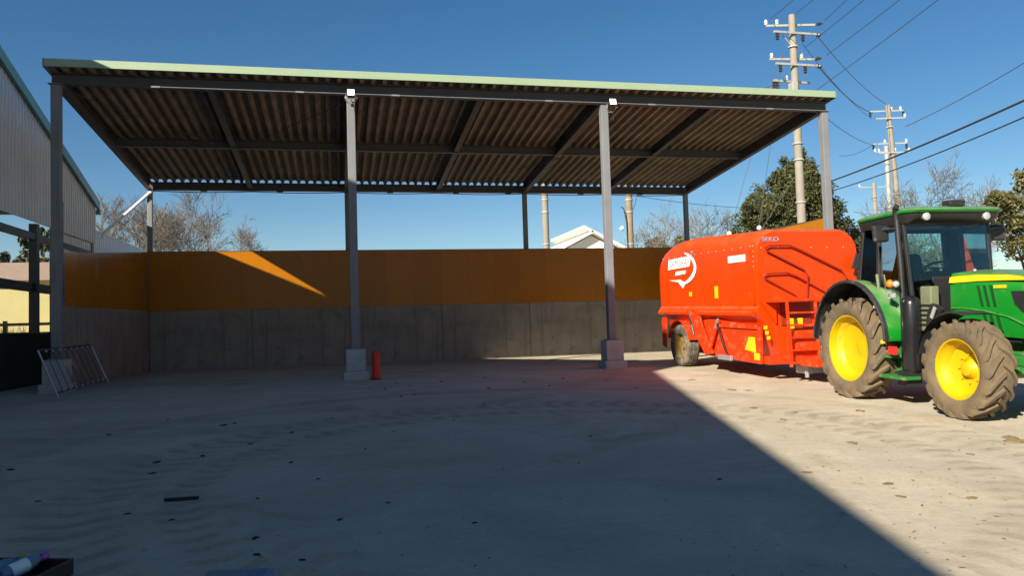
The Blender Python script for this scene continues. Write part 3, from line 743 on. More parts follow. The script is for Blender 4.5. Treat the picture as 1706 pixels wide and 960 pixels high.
# ------------------------------------------------------------------ tractor
trb = basis((-0.06, -1), SL)
tr = empty('tractor', (14.56, -6.82, -0.24), 'green tractor with yellow wheels parked in the sun on the right', 'tractor', basis=trb)
def ag_tyre(Rr, w, rr_, nl, name_parent, cx, cy, cz):
    b = MB(); dep = 0.055 * Rr / 0.8
    pr = [(rr_, -0.40 * w), (rr_ + 0.05, -0.47 * w), (rr_ + 0.4 * (Rr - rr_), -0.5 * w), (Rr - dep - 0.05, -0.485 * w), (Rr - dep - 0.01, -0.42 * w), (Rr - dep, -0.2 * w), (Rr - dep + .006, 0), (Rr - dep, 0.2 * w),
          (Rr - dep - 0.01, 0.42 * w), (Rr - dep - 0.05, 0.485 * w), (rr_ + 0.4 * (Rr - rr_), 0.5 * w), (rr_ + 0.05, 0.47 * w), (rr_, 0.40 * w)]
    b.lathe(pr, (cx, cy, cz), 'y', 56)
    for sd in (-1, 1):
        for k in range(nl):
            th0 = 2 * PI * (k + (0.5 if sd > 0 else 0)) / nl
            st = [(-0.03 * w, 0.0, Rr - dep - .01, Rr - .004, 0.030), (0.25 * w, 0.115 / Rr * 0.8, Rr - dep - .015, Rr, 0.032), (0.46 * w, 0.27 / Rr * .8, Rr - dep - .03, Rr - 0.012, 0.040), (0.505 * w, 0.34 / Rr * .8, Rr - dep - .09, Rr - 0.045, 0.040)]
            rings = []
            for yy, dth, r0, r1, hw in st:
                ring = []
                for rad, s_, k_ in ((r0, -1, 1.35), (r0, 1, 1.35), (r1, 1, 1), (r1, -1, 1)):
                    a = th0 - dth + s_ * hw * k_ / Rr
                    ring.append((cx + rad * math.cos(a), cy + sd * yy, cz + rad * math.sin(a)))
                rings.append(ring)
            b.loft(rings)
    return b.build('tyre', MT['tyre'], name_parent, smooth=30)
def tr_wheel(x, s, Rr, w, rr_, cyv, nl, front, steer=0):
    h = MB()
    if front: h.lathe([(0.001, s * 0.035), (0.06, s * 0.035), (0.09, s * 0.02), (0.11, s * -0.03), (0.15, s * -0.07)], (x, s * cyv, Rr), 'y', 20)
    else: h.lathe([(0.001, s * -0.058), (0.10, s * -0.060), (0.13, s * -0.065), (0.14, s * -0.075)], (x, s * cyv, Rr), 'y', 20)
    wh = h.build('wheel', MT['yellow'], tr, smooth=40)
    ag_tyre(Rr, w, rr_, nl, wh, x, s * cyv, Rr)
    r_ = MB()
    if front: pr = [(rr_ + .015, .42 * w), (rr_ + .02, .40 * w), (rr_ - .02, .385 * w), (rr_ - .035, .20 * w), (rr_ - .06, .12 * w), (rr_ - .08, -.05 * w), (0.20, -.16 * w), (0.14, -.14 * w)]
    else: pr = [(rr_ + .015, .42 * w), (rr_ + .02, .40 * w), (rr_ - .02, .385 * w), (rr_ - .04, .15 * w), (rr_ - .10, .05 * w), (rr_ - .12, -.02 * w), (0.26, -.10 * w), (0.20, -.13 * w), (0.12, -.14 * w)]
    r_.lathe([(a, s * q) for a, q in pr], (x, s * cyv, Rr), 'y', 48)
    rim = r_.build('rim', MT['yellow'], wh, smooth=35)
    for k in range(8 if front else 0):
        a = 2 * PI * k / 8; rb = 0.185 if front else 0.20
        h.v = []; h.f = []
        bb_ = MB().cyl((x + rb * math.cos(a), s * (cyv - .18 * w), Rr + rb * math.sin(a)), (x + rb * math.cos(a), s * (cyv - .08 * w), Rr + rb * math.sin(a)), 0.016, n=6)
        bb_.build('wheel_nut', MT['yellow'], wh)
RW, FWx = -0.10, 2.20
for s in (-1, 1):
    tr_wheel(RW, s, 0.80, 0.44, 0.525, 0.86, 19, False)
    tr_wheel(FWx, s, 0.655, 0.38, 0.40, 0.82, 17, True)
# axles, belly, frame
MB().cyl((RW, -0.62, 0.80), (RW, 0.62, 0.80), 0.14, n=14).build('rear_axle', MT['green_dusty'], tr)
b = MB(); b.box(-0.45, 1.6, -0.30, 0.30, 0.55, 1.05); b.box(1.55, 3.1, -0.20, 0.20, 0.70, 1.02); b.build('transmission', MT['green_dusty'], tr, bevel=0.03)
b = MB(); b.bar((FWx, -0.62, 0.60), (FWx, 0.62, 0.60), 0.20, 0.18); b.box(FWx - .15, FWx + .15, -0.2, 0.2, 0.55, 0.8); b.build('front_axle', MT['green_dusty'], tr, bevel=0.03)
b = MB(); b.prism([(-0.46, 0.66), (0.46, 0.66), (0.46, 0.92), (0.30, 1.0), (-0.30, 1.0), (-0.46, 0.92)], 'x', 2.75, 3.25); b.build('front_support', MT['green_dusty'], tr, bevel=0.02)
b = MB(); b.box(2.55, 3.0, -0.62, -0.46, 0.72, 0.86); b.build('lift_arm', MT['green_dusty'], tr, bevel=0.03)
# hood
def hood_ring(x, hw, zt, zb, cr):
    pts = [(-hw * 0.93, zb), (-hw, zb + 0.12), (-hw, zt - cr * 1.6), (-hw * 0.985, zt - cr), (-hw * 0.90, zt - cr * 0.35), (-hw * 0.6, zt - 0.02), (0, zt)]
    full = pts + [(-y, z) for y, z in reversed(pts[:-1])]
    return [(x, y, z) for y, z in full]
b = MB(); b.loft([hood_ring(1.46, .43, 1.955, 1.12, .10), hood_ring(1.6, .45, 1.965, 1.10, .11), hood_ring(2.0, .45, 1.95, 1.08, .13), hood_ring(2.7, .44, 1.915, 1.06, .16), hood_ring(3.05, .42, 1.85, 1.05, .2), hood_ring(3.25, .37, 1.74, 1.08, .25), hood_ring(3.34, .30, 1.58, 1.15, .25)])
hood = b.build('hood', MT['green'], tr, smooth=35)
for s in (-1, 1):
    b = MB(); y0 = s * 0.447; 
    strip = [(1.48, 1.79, 1.865), (1.56, 1.785, 1.875), (2.0, 1.80, 1.885), (2.5, 1.80, 1.87), (2.78, 1.795, 1.835), (2.86, 1.80, 1.81)]
    b.loft([[(x, y0 + s * 0.003, z0), (x, y0 + s * 0.018, z0), (x, y0 + s * 0.018 - s * .015 * (z1 > 1.86), z1), (x, y0 - s * 0.012, z1)] for x, z0, z1 in strip])
    b.build('yellow_stripe', MT['sticker'], hood)
    MB().box(2.28, 2.48, min(y0, y0 + s * .012), max(y0, y0 + s * .012), 1.70, 1.74).build('badge', MT['sticker'], hood)
    for k in range(3):
        x = 1.98 + 0.11 * k
        MB().prism([(x, 1.74), (x + .05, 1.74), (x + .12, 1.46), (x + .07, 1.46)], 'y', y0, y0 + s * 0.008).build('vent_slot', MT['darkgreen'], hood)
        MB().prism([(x + .09, 1.38), (x + .14, 1.38), (x + .21, 1.14), (x + .16, 1.14)], 'y', y0, y0 + s * 0.008).build('vent_slot', MT['darkgreen'], hood)
    b = MB(); cr_ = [(1.5, 1.43), (1.7, 1.435), (2.1, 1.40), (2.5, 1.33), (2.85, 1.20)]
    b.tube([(x, y0 + s * .004, z) for x, z in cr_], 0.012, 6); b.build('crease_line', MT['green'], hood)
    MB().prism([(2.55, 1.66), (2.98, 1.66), (2.98, 1.34), (2.72, 1.40), (2.60, 1.5)], 'y', y0 - s * .012, y0 + s * 0.004).build('side_grille', MT['black'], hood)
MB().box(3.30, 3.352, -0.26, 0.26, 1.2, 1.62).build('front_grille', MT['black'], hood, bevel=0.01)
for s in (-1, 1): MB().ball((3.30, s * 0.2, 1.68), 0.07, 10, 6, (0.5, 1, .7)).build('headlight', MT['lamp'], hood, smooth=60)
MB().ball((1.85, -0.36, 1.95), 0.022, 8, 5).build('hood_latch', MT['lamp'], hood)
b = MB(); b.box(1.02, 2.6, -0.36, 0.36, 1.0, 1.10); b.box(1.02, 1.44, -0.34, 0.34, 1.102, 1.80); b.build('engine_bay', MT['black'], tr)
# cab: floor box, pillars, roof, glass
b = MB(); b.prism([(-0.10, 1.05), (0.86, 0.95), (1.00, 1.02), (1.00, 1.45), (0.80, 1.50), (-0.10, 1.55)], 'y', -0.62, 0.62); b.build('cab_floor', MT['blackdusty'], tr, bevel=0.02)
# near pillars follow the photograph: upright at the rear, leaning screen at the front
PIL = {'rear': ((-0.12, 1.78), (-0.08, 2.70)), 'mid': ((0.34, 1.50), (0.30, 2.72)), 'front': ((0.98, 1.50), (0.86, 2.76))}
for s in (-1, 1):
    for nme, (p, q) in PIL.items():
        yb, yt = s * 0.78, s * 0.70
        if nme == 'front': yb, yt = s * 0.66, s * 0.70
        MB().bar((p[0], yb, p[1]), (q[0], yt, q[1]), 0.055, 0.055, (1, 0, 0)).build('pillar', MT['black'], tr, bevel=0.012)
    # side glazing and door
    def pane(nm, a, b_, c, d, off=0.012):
        MB().hexa([a, b_, (b_[0], b_[1] + s * .006, b_[2]), (a[0], a[1] + s * .006, a[2]), d, c, (c[0], c[1] + s * .006, c[2]), (d[0], d[1] + s * .006, d[2])]).build(nm, MT['glass'], tr)
    pane('side_window', (-0.10, s * .775, 1.82), (0.32, s * .775, 1.82), (0.28, s * .70, 2.66), (-0.06, s * .70, 2.66))
    pane('door_window', (0.36, s * .775, 1.10), (0.96, s * .675, 1.10), (0.85, s * .695, 2.68), (0.32, s * .70, 2.67))
    MB().bar((0.38, s * .775, 1.08), (0.96, s * .68, 1.06), 0.05, 0.06).build('door_sill', MT['black'], tr)
    MB().bar((-0.1, s * .785, 1.80), (0.36, s * .785, 1.80), 0.06, 0.06).build('window_sill', MT['black'], tr)
    hd = MB(); hd.tube([(0.40, s * .80, 1.15), (0.44, s * .82, 1.4), (0.38, s * .80, 1.80), (0.34, s * .79, 1.95)], 0.022, 8); hd.build('grab_rail', MT['olive'], tr, smooth=60)
# windscreen
MB().hexa([(1.00, -0.62, 1.55), (1.00, 0.62, 1.55), (1.006, 0.62, 1.55), (1.006, -0.62, 1.55), (0.88, -0.67, 2.70), (0.88, 0.67, 2.70), (0.886, 0.67, 2.70), (0.886, -0.67, 2.70)]).build('windscreen', MT['glass'], tr)
MB().hexa([(-0.13, -0.74, 1.6), (-0.13, 0.74, 1.6), (-0.136, 0.74, 1.6), (-0.136, -0.74, 1.6), (-0.09, -0.67, 2.64), (-0.09, 0.67, 2.64), (-0.096, 0.67, 2.64), (-0.096, -0.67, 2.64)]).build('rear_window', MT['glass'], tr)
MB().bar((1.0, -0.66, 1.52), (1.0, 0.66, 1.52), 0.06, 0.08).build('screen_frame', MT['black'], tr)
MB().bar((0.87, -0.71, 2.72), (0.87, 0.71, 2.72), 0.07, 0.10).build('screen_header', MT['black'], tr)
MB().bar((-0.09, -0.72, 2.66), (-0.09, 0.72, 2.66), 0.07, 0.10).build('rear_header', MT['black'], tr)
MB().bar((-0.13, -0.78, 1.58), (-0.13, 0.78, 1.58), 0.06, 0.08).build('rear_frame', MT['black'], tr)
# roof: dark valance and green shell
def roof_ring(z, gx0, gx1, gy, r):
    pts = []
    for cx, cy, a0 in ((gx1 - r, gy - r, 0), (gx0 + r, gy - r, 90), (gx0 + r, -gy + r, 180), (gx1 - r, -gy + r, 270)):
        for k in range(5):
            a = R(a0 + 22.5 * k); pts.append((cx + r * math.cos(a), cy + r * math.sin(a), z + 0.035 * (cx - 0.1)))
    return pts
b = MB(); b.loft([roof_ring(2.66, -0.20, 1.02, 0.74, .15), roof_ring(2.74, -0.23, 1.12, 0.77, .18), roof_ring(2.80, -0.24, 1.14, 0.77, .18)]); b.build('roof_valance', MT['black'], tr, smooth=40)
b = MB(); b.loft([roof_ring(2.801, -0.26, 1.17, 0.79, .2), roof_ring(2.83, -0.27, 1.19, 0.80, .2), roof_ring(2.865, -0.24, 1.15, 0.76, .2), roof_ring(2.90, -0.16, 1.02, 0.66, .2), roof_ring(2.915, -0.02, 0.85, 0.46, .2)])
roof = b.build('roof', MT['green'], tr, smooth=50)
MB().box(0.92, 1.10, -0.10, 0.16, 2.92, 3.01).build('roof_hatch', MT['black'], roof, bevel=0.02)
for y in (-0.52, 0.46):
    l_ = MB(); l_.lathe([(0.001, 0.012), (0.045, 0.010), (0.058, 0.0), (0.055, -0.05), (0.03, -0.08)], (1.15, y, 2.765), 'x', 16); l_.build('work_light', MT['lamp'], roof, smooth=50)
for y in (-0.5, 0.5):
    l_ = MB(); l_.lathe([(0.001, -0.03), (0.06, -0.025), (0.075, 0.0), (0.07, 0.05)], (-0.28, y, 2.70), 'x', 16); l_.build('work_light', MT['lamp'], roof, smooth=50)
# exhaust: stack by the front right pillar with bent tip, canister below
b = MB(); b.tube([(0.90, -0.76, 1.30), (0.88, -0.765, 2.0), (0.83, -0.775, 2.72), (0.82, -0.785, 2.84), (0.84, -0.80, 2.90), (0.90, -0.82, 2.94)], [0.042, 0.042, 0.042, 0.042, 0.04, 0.04], 12)
ex = b.build('exhaust_pipe', MT['black'], tr, smooth=50)
b = MB(); b.lathe([(0.001, 0.50), (0.12, 0.50), (0.14, 0.54), (0.14, 1.50), (0.115, 1.58), (0.05, 1.62)], (0.98, -0.70, 0), 'z', 20); b.build('exhaust_canister', MT['blackgloss'], ex, smooth=50)
MB().box(0.78, 0.9, -0.93, -0.88, 1.60, 1.66).build('bracket', MT['lamp'], ex)
b = MB(); b.box(0.86, 1.08, -0.86, -0.62, 0.30, 0.52); b.build('exhaust_bracket', MT['black'], ex)
# steps, tank, marker lamps
b = MB(); b.box(0.42, 1.16, -0.98, -0.70, 0.40, 0.45); b.box(0.42, 0.84, -0.96, -0.70, 0.70, 0.74); b.box(0.42, 0.80, -0.94, -0.70, 0.98, 1.02); b.box(0.42, 0.46, -0.93, -0.88, 0.42, 1.1)
b.build('steps', MT['green_dusty'], tr, bevel=0.012)
MB().prism([(0.42, 0.46), (0.84, 0.46), (0.84, 1.04), (0.42, 1.12)], 'y', -0.70, -0.45).build('fuel_tank', MT['green_dusty'], tr, bevel=0.03)
MB().prism([(0.42, 0.46), (1.3, 0.46), (1.3, 1.04), (0.42, 1.12)], 'y', 0.45, 0.80).build('fuel_tank', MT['green_dusty'], tr, bevel=0.03)
MB().box(0.84, 0.98, -0.99, -0.94, 0.76, 0.88).build('side_reflector', MT['redlens'], tr)
MB().ball((0.66, -0.97, 0.93), 0.05, 10, 6, (1.6, .6, .7)).build('side_marker', MT['sticker'], tr)
MB().ball((0.66, -0.95, 1.24), 0.04, 10, 6, (1.5, .6, .7)).build('side_marker', MT['sticker'], tr)
t_ = MB().box(0.80, 0.95, -0.97, -0.84, 1.72, 1.86).build('lamp_housing', MT['black'], tr, bevel=0.01)
MB().ball((0.90, -0.96, 1.80), 0.062, 12, 8).build('turn_lamp', MT['amber'], t_, smooth=60)
MB().ball((1.0, -0.94, 1.79), 0.05, 12, 8).build('turn_lamp', MT['lamp'], t_, smooth=60)
MB().box(0.78, 0.84, -0.93, -0.915, 1.58, 1.69).build('plate_light', MT['lamp'], t_)
# mirrors
for s in (-1, 1):
    m_ = MB(); m_.tube([(0.86, s * .74, 2.60), (0.82, s * .90, 2.62), (0.72, s * 1.0, 2.60)], 0.018, 6); mm = m_.build('mirror_arm', MT['black'], tr)
    MB().hexa([(0.66, s * .84, 2.42), (0.72, s * 1.10, 2.42), (0.78, s * 1.09, 2.44), (0.74, s * .84, 2.44), (0.66, s * .84, 2.68), (0.70, s * 1.12, 2.68), (0.78, s * 1.10, 2.66), (0.74, s * .84, 2.66)]).build('mirror', MT['blackdusty'], mm, bevel=0.02)
# rear fenders (arched green shell with dark lip)
for s in (-1, 1):
    arc = []
    for k in range(15):
        a = R(178 - 160 * k / 14); rad = 0.98
        arc.append((RW + rad * math.cos(a) * (1.0 if math.cos(a) < 0 else 1.0), 0.86 + rad * math.sin(a) * 1.04))
    arc += [(0.86, 1.0), (0.84, 0.95)]
    def ringf(y, k): return [(RW + (x - RW) * k, y, 0.86 + (z - 0.86) * k) for x, z in arc]
    b = MB(); b.loft([ringf(s * 0.56, 1.0), ringf(s * 0.98, 1.0)], closed=False); 
    fd = b.build('rear_fender', MT['green'], tr, smooth=40)
    b = MB(); b.loft([ringf(s * 0.575, .99), [(0.3, s * .575, 1.0)] * len(arc)], closed=False); b.build('inner_panel', MT['blackdusty'], fd)
    b = MB(); b.loft([ringf(s * 0.57, .985), ringf(s * 0.985, .985)], closed=False); b.build('fender_liner', MT['blackdusty'], fd, smooth=40)
    b = MB(); b.loft([ringf(s * 0.985, 0.98), ringf(s * 1.05, 0.962), ringf(s * 1.06, .985), ringf(s * 1.045, 1.008), ringf(s * 0.985, 1.006)], closed=False); b.build('fender_lip', MT['blackdusty'], fd, smooth=40)
    MB().ball((0.58, s * 1.0, 1.46), 0.03, 8, 6).build('fender_lamp', MT['lamp'], fd)
# front fenders
for s in (-1, 1):
    arc = [(FWx + 0.74 * math.cos(R(a)), 0.655 + 0.76 * math.sin(R(a))) for a in range(168, 62, -12)]
    def rf(y, k): return [(FWx + (x - FWx) * k, y, 0.655 + (z - 0.655) * k) for x, z in arc]
    b = MB(); b.loft([rf(s * 0.60, .98), rf(s * 0.62, 1.0), rf(s * 0.98, 1.0), rf(s * 1.02, .965)], closed=False); b.loft([rf(s * 0.62, .985), rf(s * 0.98, .985)], closed=False)
    ff = b.build('front_fender', MT['blackdusty'], tr, smooth=40)
    MB().tube([(FWx - .35, s * .55, 1.2), (FWx - .1, s * .55, 1.0), (FWx, s * .55, .75)], 0.025, 6).build('fender_stay', MT['black'], ff)
# air intake behind the hood side, worklamp on it
b = MB(); b.tube([(1.30, -0.62, 1.15), (1.36, -0.62, 1.34), (1.42, -0.60, 1.46)], [0.07, 0.09, 0.1], 10); im = b.build('intake_duct', MT['black'], tr, smooth=50)
MB().bar((1.42, -0.71, 1.30), (1.50, -0.71, 1.45), 0.02, 0.05).build('intake_trim', MT['lamp'], im)
b = MB(); b.box(1.05, 1.28, -0.60, -0.46, 1.1, 1.75); b.build('side_screen', MT['olive'], tr, bevel=0.02)
for k in range(5): MB().box(1.08, 1.26, -0.612, -0.601, 1.18 + .07 * k, 1.21 + .07 * k).build('screen_bar', MT['black'], tr)
# inside the cab
b = MB(); b.box(0.05, 0.45, -0.28, 0.28, 1.55, 1.72); b.hexa([(0.0, -0.26, 1.70), (0.14, -0.26, 1.70), (0.14, 0.26, 1.70), (0.0, 0.26, 1.70), (-0.08, -0.22, 2.28), (0.02, -0.22, 2.28), (0.02, 0.22, 2.28), (-0.08, 0.22, 2.28)]); b.build('seat', MT['seat'], tr, bevel=0.04)
b = MB(); b.prism([(0.70, 1.5), (0.98, 1.5), (0.98, 1.90), (0.86, 1.98), (0.72, 1.92)], 'y', -0.36, 0.36); b.build('dashboard', MT['black'], tr, bevel=0.04)
b = MB(); n_ = 24
ring = [Vector((0.62 + 0.19 * math.cos(2 * PI * k / n_) * 0.75, 0.19 * math.sin(2 * PI * k / n_), 2.02 + 0.19 * math.cos(2 * PI * k / n_) * 0.5)) for k in range(n_ + 1)]
b.tube(ring, 0.016, 6, False); b.cyl((0.62, 0, 2.02), (0.80, 0, 1.80), 0.03, n=8); b.bar((0.62, -.18, 2.02), (0.62, .18, 2.02), .03, .02); b.build('steering_wheel', MT['black'], tr)
b = MB(); b.box(-0.05, 0.75, 0.40, 0.60, 1.50, 1.95); b.build('console', MT['black'], tr, bevel=0.03)
# rear hitch
b = MB(); b.box(-0.75, -0.45, -0.12, 0.12, 0.48, 0.62); b.box(-0.62, -0.45, -0.45, 0.45, 0.85, 1.1); b.build('rear_hitch', MT['green_dusty'], tr)

# ------------------------------------------------------------------ utility poles and lines
def pole(name, x, y, h, r0, r1, label, arms=(), group='utility poles', mat=None, lean=(0, 0)):
    t = empty(name, (x, y, 0), label, 'utility pole')
    b = MB(); b.tube([(0, 0, -0.3), (lean[0] * .5, lean[1] * .5, h * 0.5), (lean[0], lean[1], h)], [r0, (r0 + r1) / 2, r1], 14); b.build('shaft', mat or MT['polec'], t, smooth=50)
    for z, half, yaw, off, ins in arms:
        d = Vector((math.cos(yaw), math.sin(yaw), 0)); n = Vector((-d.y, d.x, 0)) * off; k = z / h
        c = Vector((lean[0] * k, lean[1] * k, z)) + n
        a = MB().bar(c - d * half, c + d * half, 0.08, 0.09).build('crossarm', MT['armm'], t)
        for q, kind in ins:
            p = c + d * q * half
            if kind == 'u':
                MB().lathe([(0.02, 0.04), (0.08, 0.06), (0.05, 0.12), (0.09, 0.15), (0.06, 0.22), (0.075, 0.26), (0.001, 0.30)], p, 'z', 10).build('insulator', MT['insulw'], a, smooth=50)
            elif kind == 'd':
                MB().lathe([(0.02, -0.04), (0.10, -0.10), (0.05, -0.16), (0.10, -0.22), (0.05, -0.28), (0.09, -0.34), (0.001, -0.40)], p, 'z', 10).build('insulator', MT['insul'], a, smooth=50)
            else:
                b2 = MB(); e = p + Vector((0.35 * kind[1], 0.35 * kind[2], 0.0))
                b2.tube([p, p.lerp(e, .2), p.lerp(e, .3), p.lerp(e, .45), p.lerp(e, .6), p.lerp(e, .75), e], [.03, .03, .10, .05, .10, .05, .03], 8); b2.build('insulator', MT['insul'], a, smooth=50)
    for z in (h * .55, h * .6, h * .42, h * 0.9):
        k = z / h
        MB().lathe([(r0 * 1.02, -0.04), (r0 * 1.1, -0.03), (r0 * 1.1, 0.03), (r0 * 1.02, 0.04)], (lean[0] * k, lean[1] * k, z), 'z', 14).build('band', MT['armm'], t)
    return t
NE = ('t', 0.75, -0.66); SE = ('t', 0.9, 0.4)
p1 = pole('utility_pole', 25.95, 13.2, 14.75, 0.215, 0.15, 'tall concrete utility pole with five crossarms right of the shed roof', arms=(
    (14.35, 1.12, -0.20, 0.20, ((-1, 'u'), (-.55, 'u'), (1, NE), (.1, 'u'))),
    (13.85, 1.08, 0.02, -0.20, ((-.85, 'd'), (1, SE), (.35, 'd'))),
    (12.78, 1.05, -0.12, 0.20, ((-.9, 'u'), (.45, 'u'), (1, NE))),
    (12.40, 1.05, 0.02, -0.20, ((-.8, 'd'), (1, SE), (.4, 'd'))),
    (11.75, 0.95, 0.08, 0.22, ((-.8, 'd'), (-.3, 'u'), (-1, 'd')))))
MB().bar((-0.55, -0.05, 13.78), (-0.02, -0.05, 13.2), 0.04, 0.04).build('arm_brace', MT['armm'], p1)
MB().box(-0.30, -0.02, -0.28, 0.10, 10.9, 11.6).build('switch_box', MT['armm'], p1, bevel=0.03)
p2 = pole('utility_pole', 43.0, 27.3, 15.1, 0.25, 0.16, 'leaning concrete utility pole with stacked crossarms above the tractor cab', lean=(-1.1, -0.35), arms=(
    (14.75, 1.10, -0.25, 0.22, ((-1, 'd'), (1, 'd'), (.85, 'u'), (.3, 'u'))),
    (14.15, 0.95, -0.25, -0.22, ((1, 'u'),)),
    (12.55, 1.10, -0.25, 0.22, ((-1, 'd'), (1, 'd'), (1, 'u'), (-.3, 'u'))),
    (11.85, 1.0, -0.25, -0.22, ((-1, 'u'), (1, 'u')))))
p3 = pole('utility_pole', 47.4, 34.1, 14.1, 0.24, 0.16, 'slim pale pole standing just left of the leaning pole', mat=MT['armm'], arms=((13.7, 0.8, -0.2, .2, ((-1, 'u'), (1, 'u'))),))
p4 = pole('utility_pole', 53.1, 43.0, 12.95, 0.26, 0.17, 'far small utility pole between evergreen tree and tractor', arms=((12.6, 1.2, -0.25, .2, ((-1, 'u'), (1, 'u'))),))
pole('utility_pole', 14.6, 15.05, 10.9, 0.15, 0.13, 'bare concrete pole behind the wall left of the white house', arms=())
pB = pole('utility_pole', 17.46, 12.4, 10.2, 0.15, 0.135, 'wooden coloured pole with white bell lamp beside the white house', arms=(), mat=paint('pole_brown', (0.25, 0.19, 0.12), 0.85, var=0.15))
MB().tube([(-0.15, -0.1, 4.0), (-0.18, -0.12, 5.2), (-0.28, -.12, 5.75), (-0.38, -.12, 5.8)], 0.025, 6).build('cable_riser', MT['wire'], pB)
MB().tube([(0.12, -0.1, 5.7), (0.22, -0.1, 5.9), (0.30, -.1, 6.2)], 0.016, 6).build('service_wire', MT['wire'], pB)
MB().ball((-0.38, -0.1, 4.92), 0.10, 10, 7).build('bell_lamp', MT['white'], pB, smooth=60)

def wire(label, a, b_, sag, r=0.012, n=24):
    a = Vector(a); b_ = Vector(b_)
    pts = [a.lerp(b_, k / n) - Vector((0, 0, sag * 4 * (k / n) * (1 - k / n))) for k in range(n + 1)]
    return tag(MB().tube(pts, r, 5).build('power_line', MT['wire']), label, 'power line', 'overhead power lines')
P1 = Vector((25.95, 13.2, 0)); P2 = Vector((41.9, 26.95, 0))
WIRES = (
    ('leftmost wire rising from the top crossarm to the picture top', (25.0, 13.4, 14.6), (22.87, 4.56, 13.6), .06, .013),
    ('wire rising from the pole top itself to the picture top', (26.05, 13.2, 14.75), (23.86, 4.32, 13.8), .06, .013),
    ('wire rising from the right tip of the top crossarm', (27.3, 12.75, 14.4), (24.85, 4.09, 14.0), .06, .013),
    ('wire rising from the middle of the pole between crossarms', (26.4, 13.0, 13.2), (24.82, 2.07, 13.4), .06, .013),
    ('wire rising from the right tip of the third crossarm', (27.3, 12.75, 12.8), (25.54, 1.93, 12.95), .06, .013),
    ('lowest wire rising rightwards past the shed roof corner', (26.8, 13.1, 11.2), (25.54, -0.09, 12.3), .06, .013),
    ('wire from the second crossarm down to the leaning pole top', (27.2, 13.2, 13.86), (41.85, 26.9, 15.1), .35, .017),
    ('wire from the fourth crossarm to the left tip of the leaning pole', (27.2, 13.2, 12.42), (40.9, 27.2, 14.6), .35, .024),
    ('inner wire running from the tall pole to the leaning pole', (26.4, 13.2, 13.5), (40.85, 27.2, 14.2), .35, .014),
    ('low wire from the tall pole to the lower crossarm of the leaning pole', (26.9, 13.3, 10.6), (40.9, 27.2, 12.4), .3, .016),
    ('thick dark cable crossing in front of the leaning pole', (36.82, 26.2, 9.75), (30.98, 3.97, 9.2), .15, .05),
    ('thinner twin cable just below the thick dark cable', (36.8, 26.26, 9.1), (30.03, 3.2, 8.3), .2, .032),
    ('slack wire from the leaning pole out to the right edge', (43.0, 26.7, 13.6), (43.25, 14.2, 15.55), .25, .022),
    ('short slack wire left of the leaning pole', (47.0, 39.3, 14.5), (40.75, 27.2, 12.4), .25, .018),
    ('thin wire reaching the tall pole from the left above the roof', (25.0, 13.5, 11.55), (12.0, 40.0, 13.6), .5, .014),
    ('thin level wire behind the shed back right post', (17.4, 12.4, 6.35), (40.0, 30.0, 9.0), .5, .012))
for lab, a, b_, sag, r_ in WIRES: wire(lab, a, b_, sag, r_)
# guy wires with white ball insulators
for (lab, a, b_, ball) in (('left guy wire with white ball insulator above the wagon', (20.55, 12.9, 0), (24.6, 12.6, 12.0), None), ('right guy wire with white ball insulator above the wagon', (22.6, 12.8, 0), (25.3, 13.0, 13.0), None), ('plain guy wire leaning between tall pole and wagon', (22.2, 14.2, 2.0), (25.9, 13.2, 7.6), None)):
    t = empty('guy_wire', a, lab, 'guy wire', 'guy wires of the tall pole')
    v = Vector(b_) - Vector(a)
    MB().tube([(0, 0, 0), v], 0.013, 6).build('cable', MT['beam'], t)
    if 'white' in lab:
        q = v * (0.395 if 'left' in lab else 0.385)
        MB().ball(q, 0.11, 10, 8).build('insulator', MT['insulw'], t, smooth=60)

# ------------------------------------------------------------------ white house
hs = empty('white_house', (25.3, 40.0, 0), 'white gabled house with pale roof showing above the back wall', 'house')
hr = 0.0
b = MB(); b.prism([(-3.6, 0), (3.6, 0), (3.6, 6.2), (0.0, 8.0), (-3.6, 6.2)], 'y', 0.6, 9); b.build('wall', MT['housew'], hs)
for s in (-1, 1):
    e_ = 0.75 if s > 0 else 0.0
    b = MB(); p_ = [(-e_, 8.35 + e_ * .5), (s * 4.6, 6.05), (s * 4.6, 5.83), (-e_, 8.13 + e_ * .5)]
    b.prism(p_, 'y', -0.1, 9.6); b.build('roof_slope', MT['roofw'], hs)
MB().box(-.35, .35, 0.56, 0.59, 6.5, 7.0).build('gable_vent', MT['roofw'], hs)

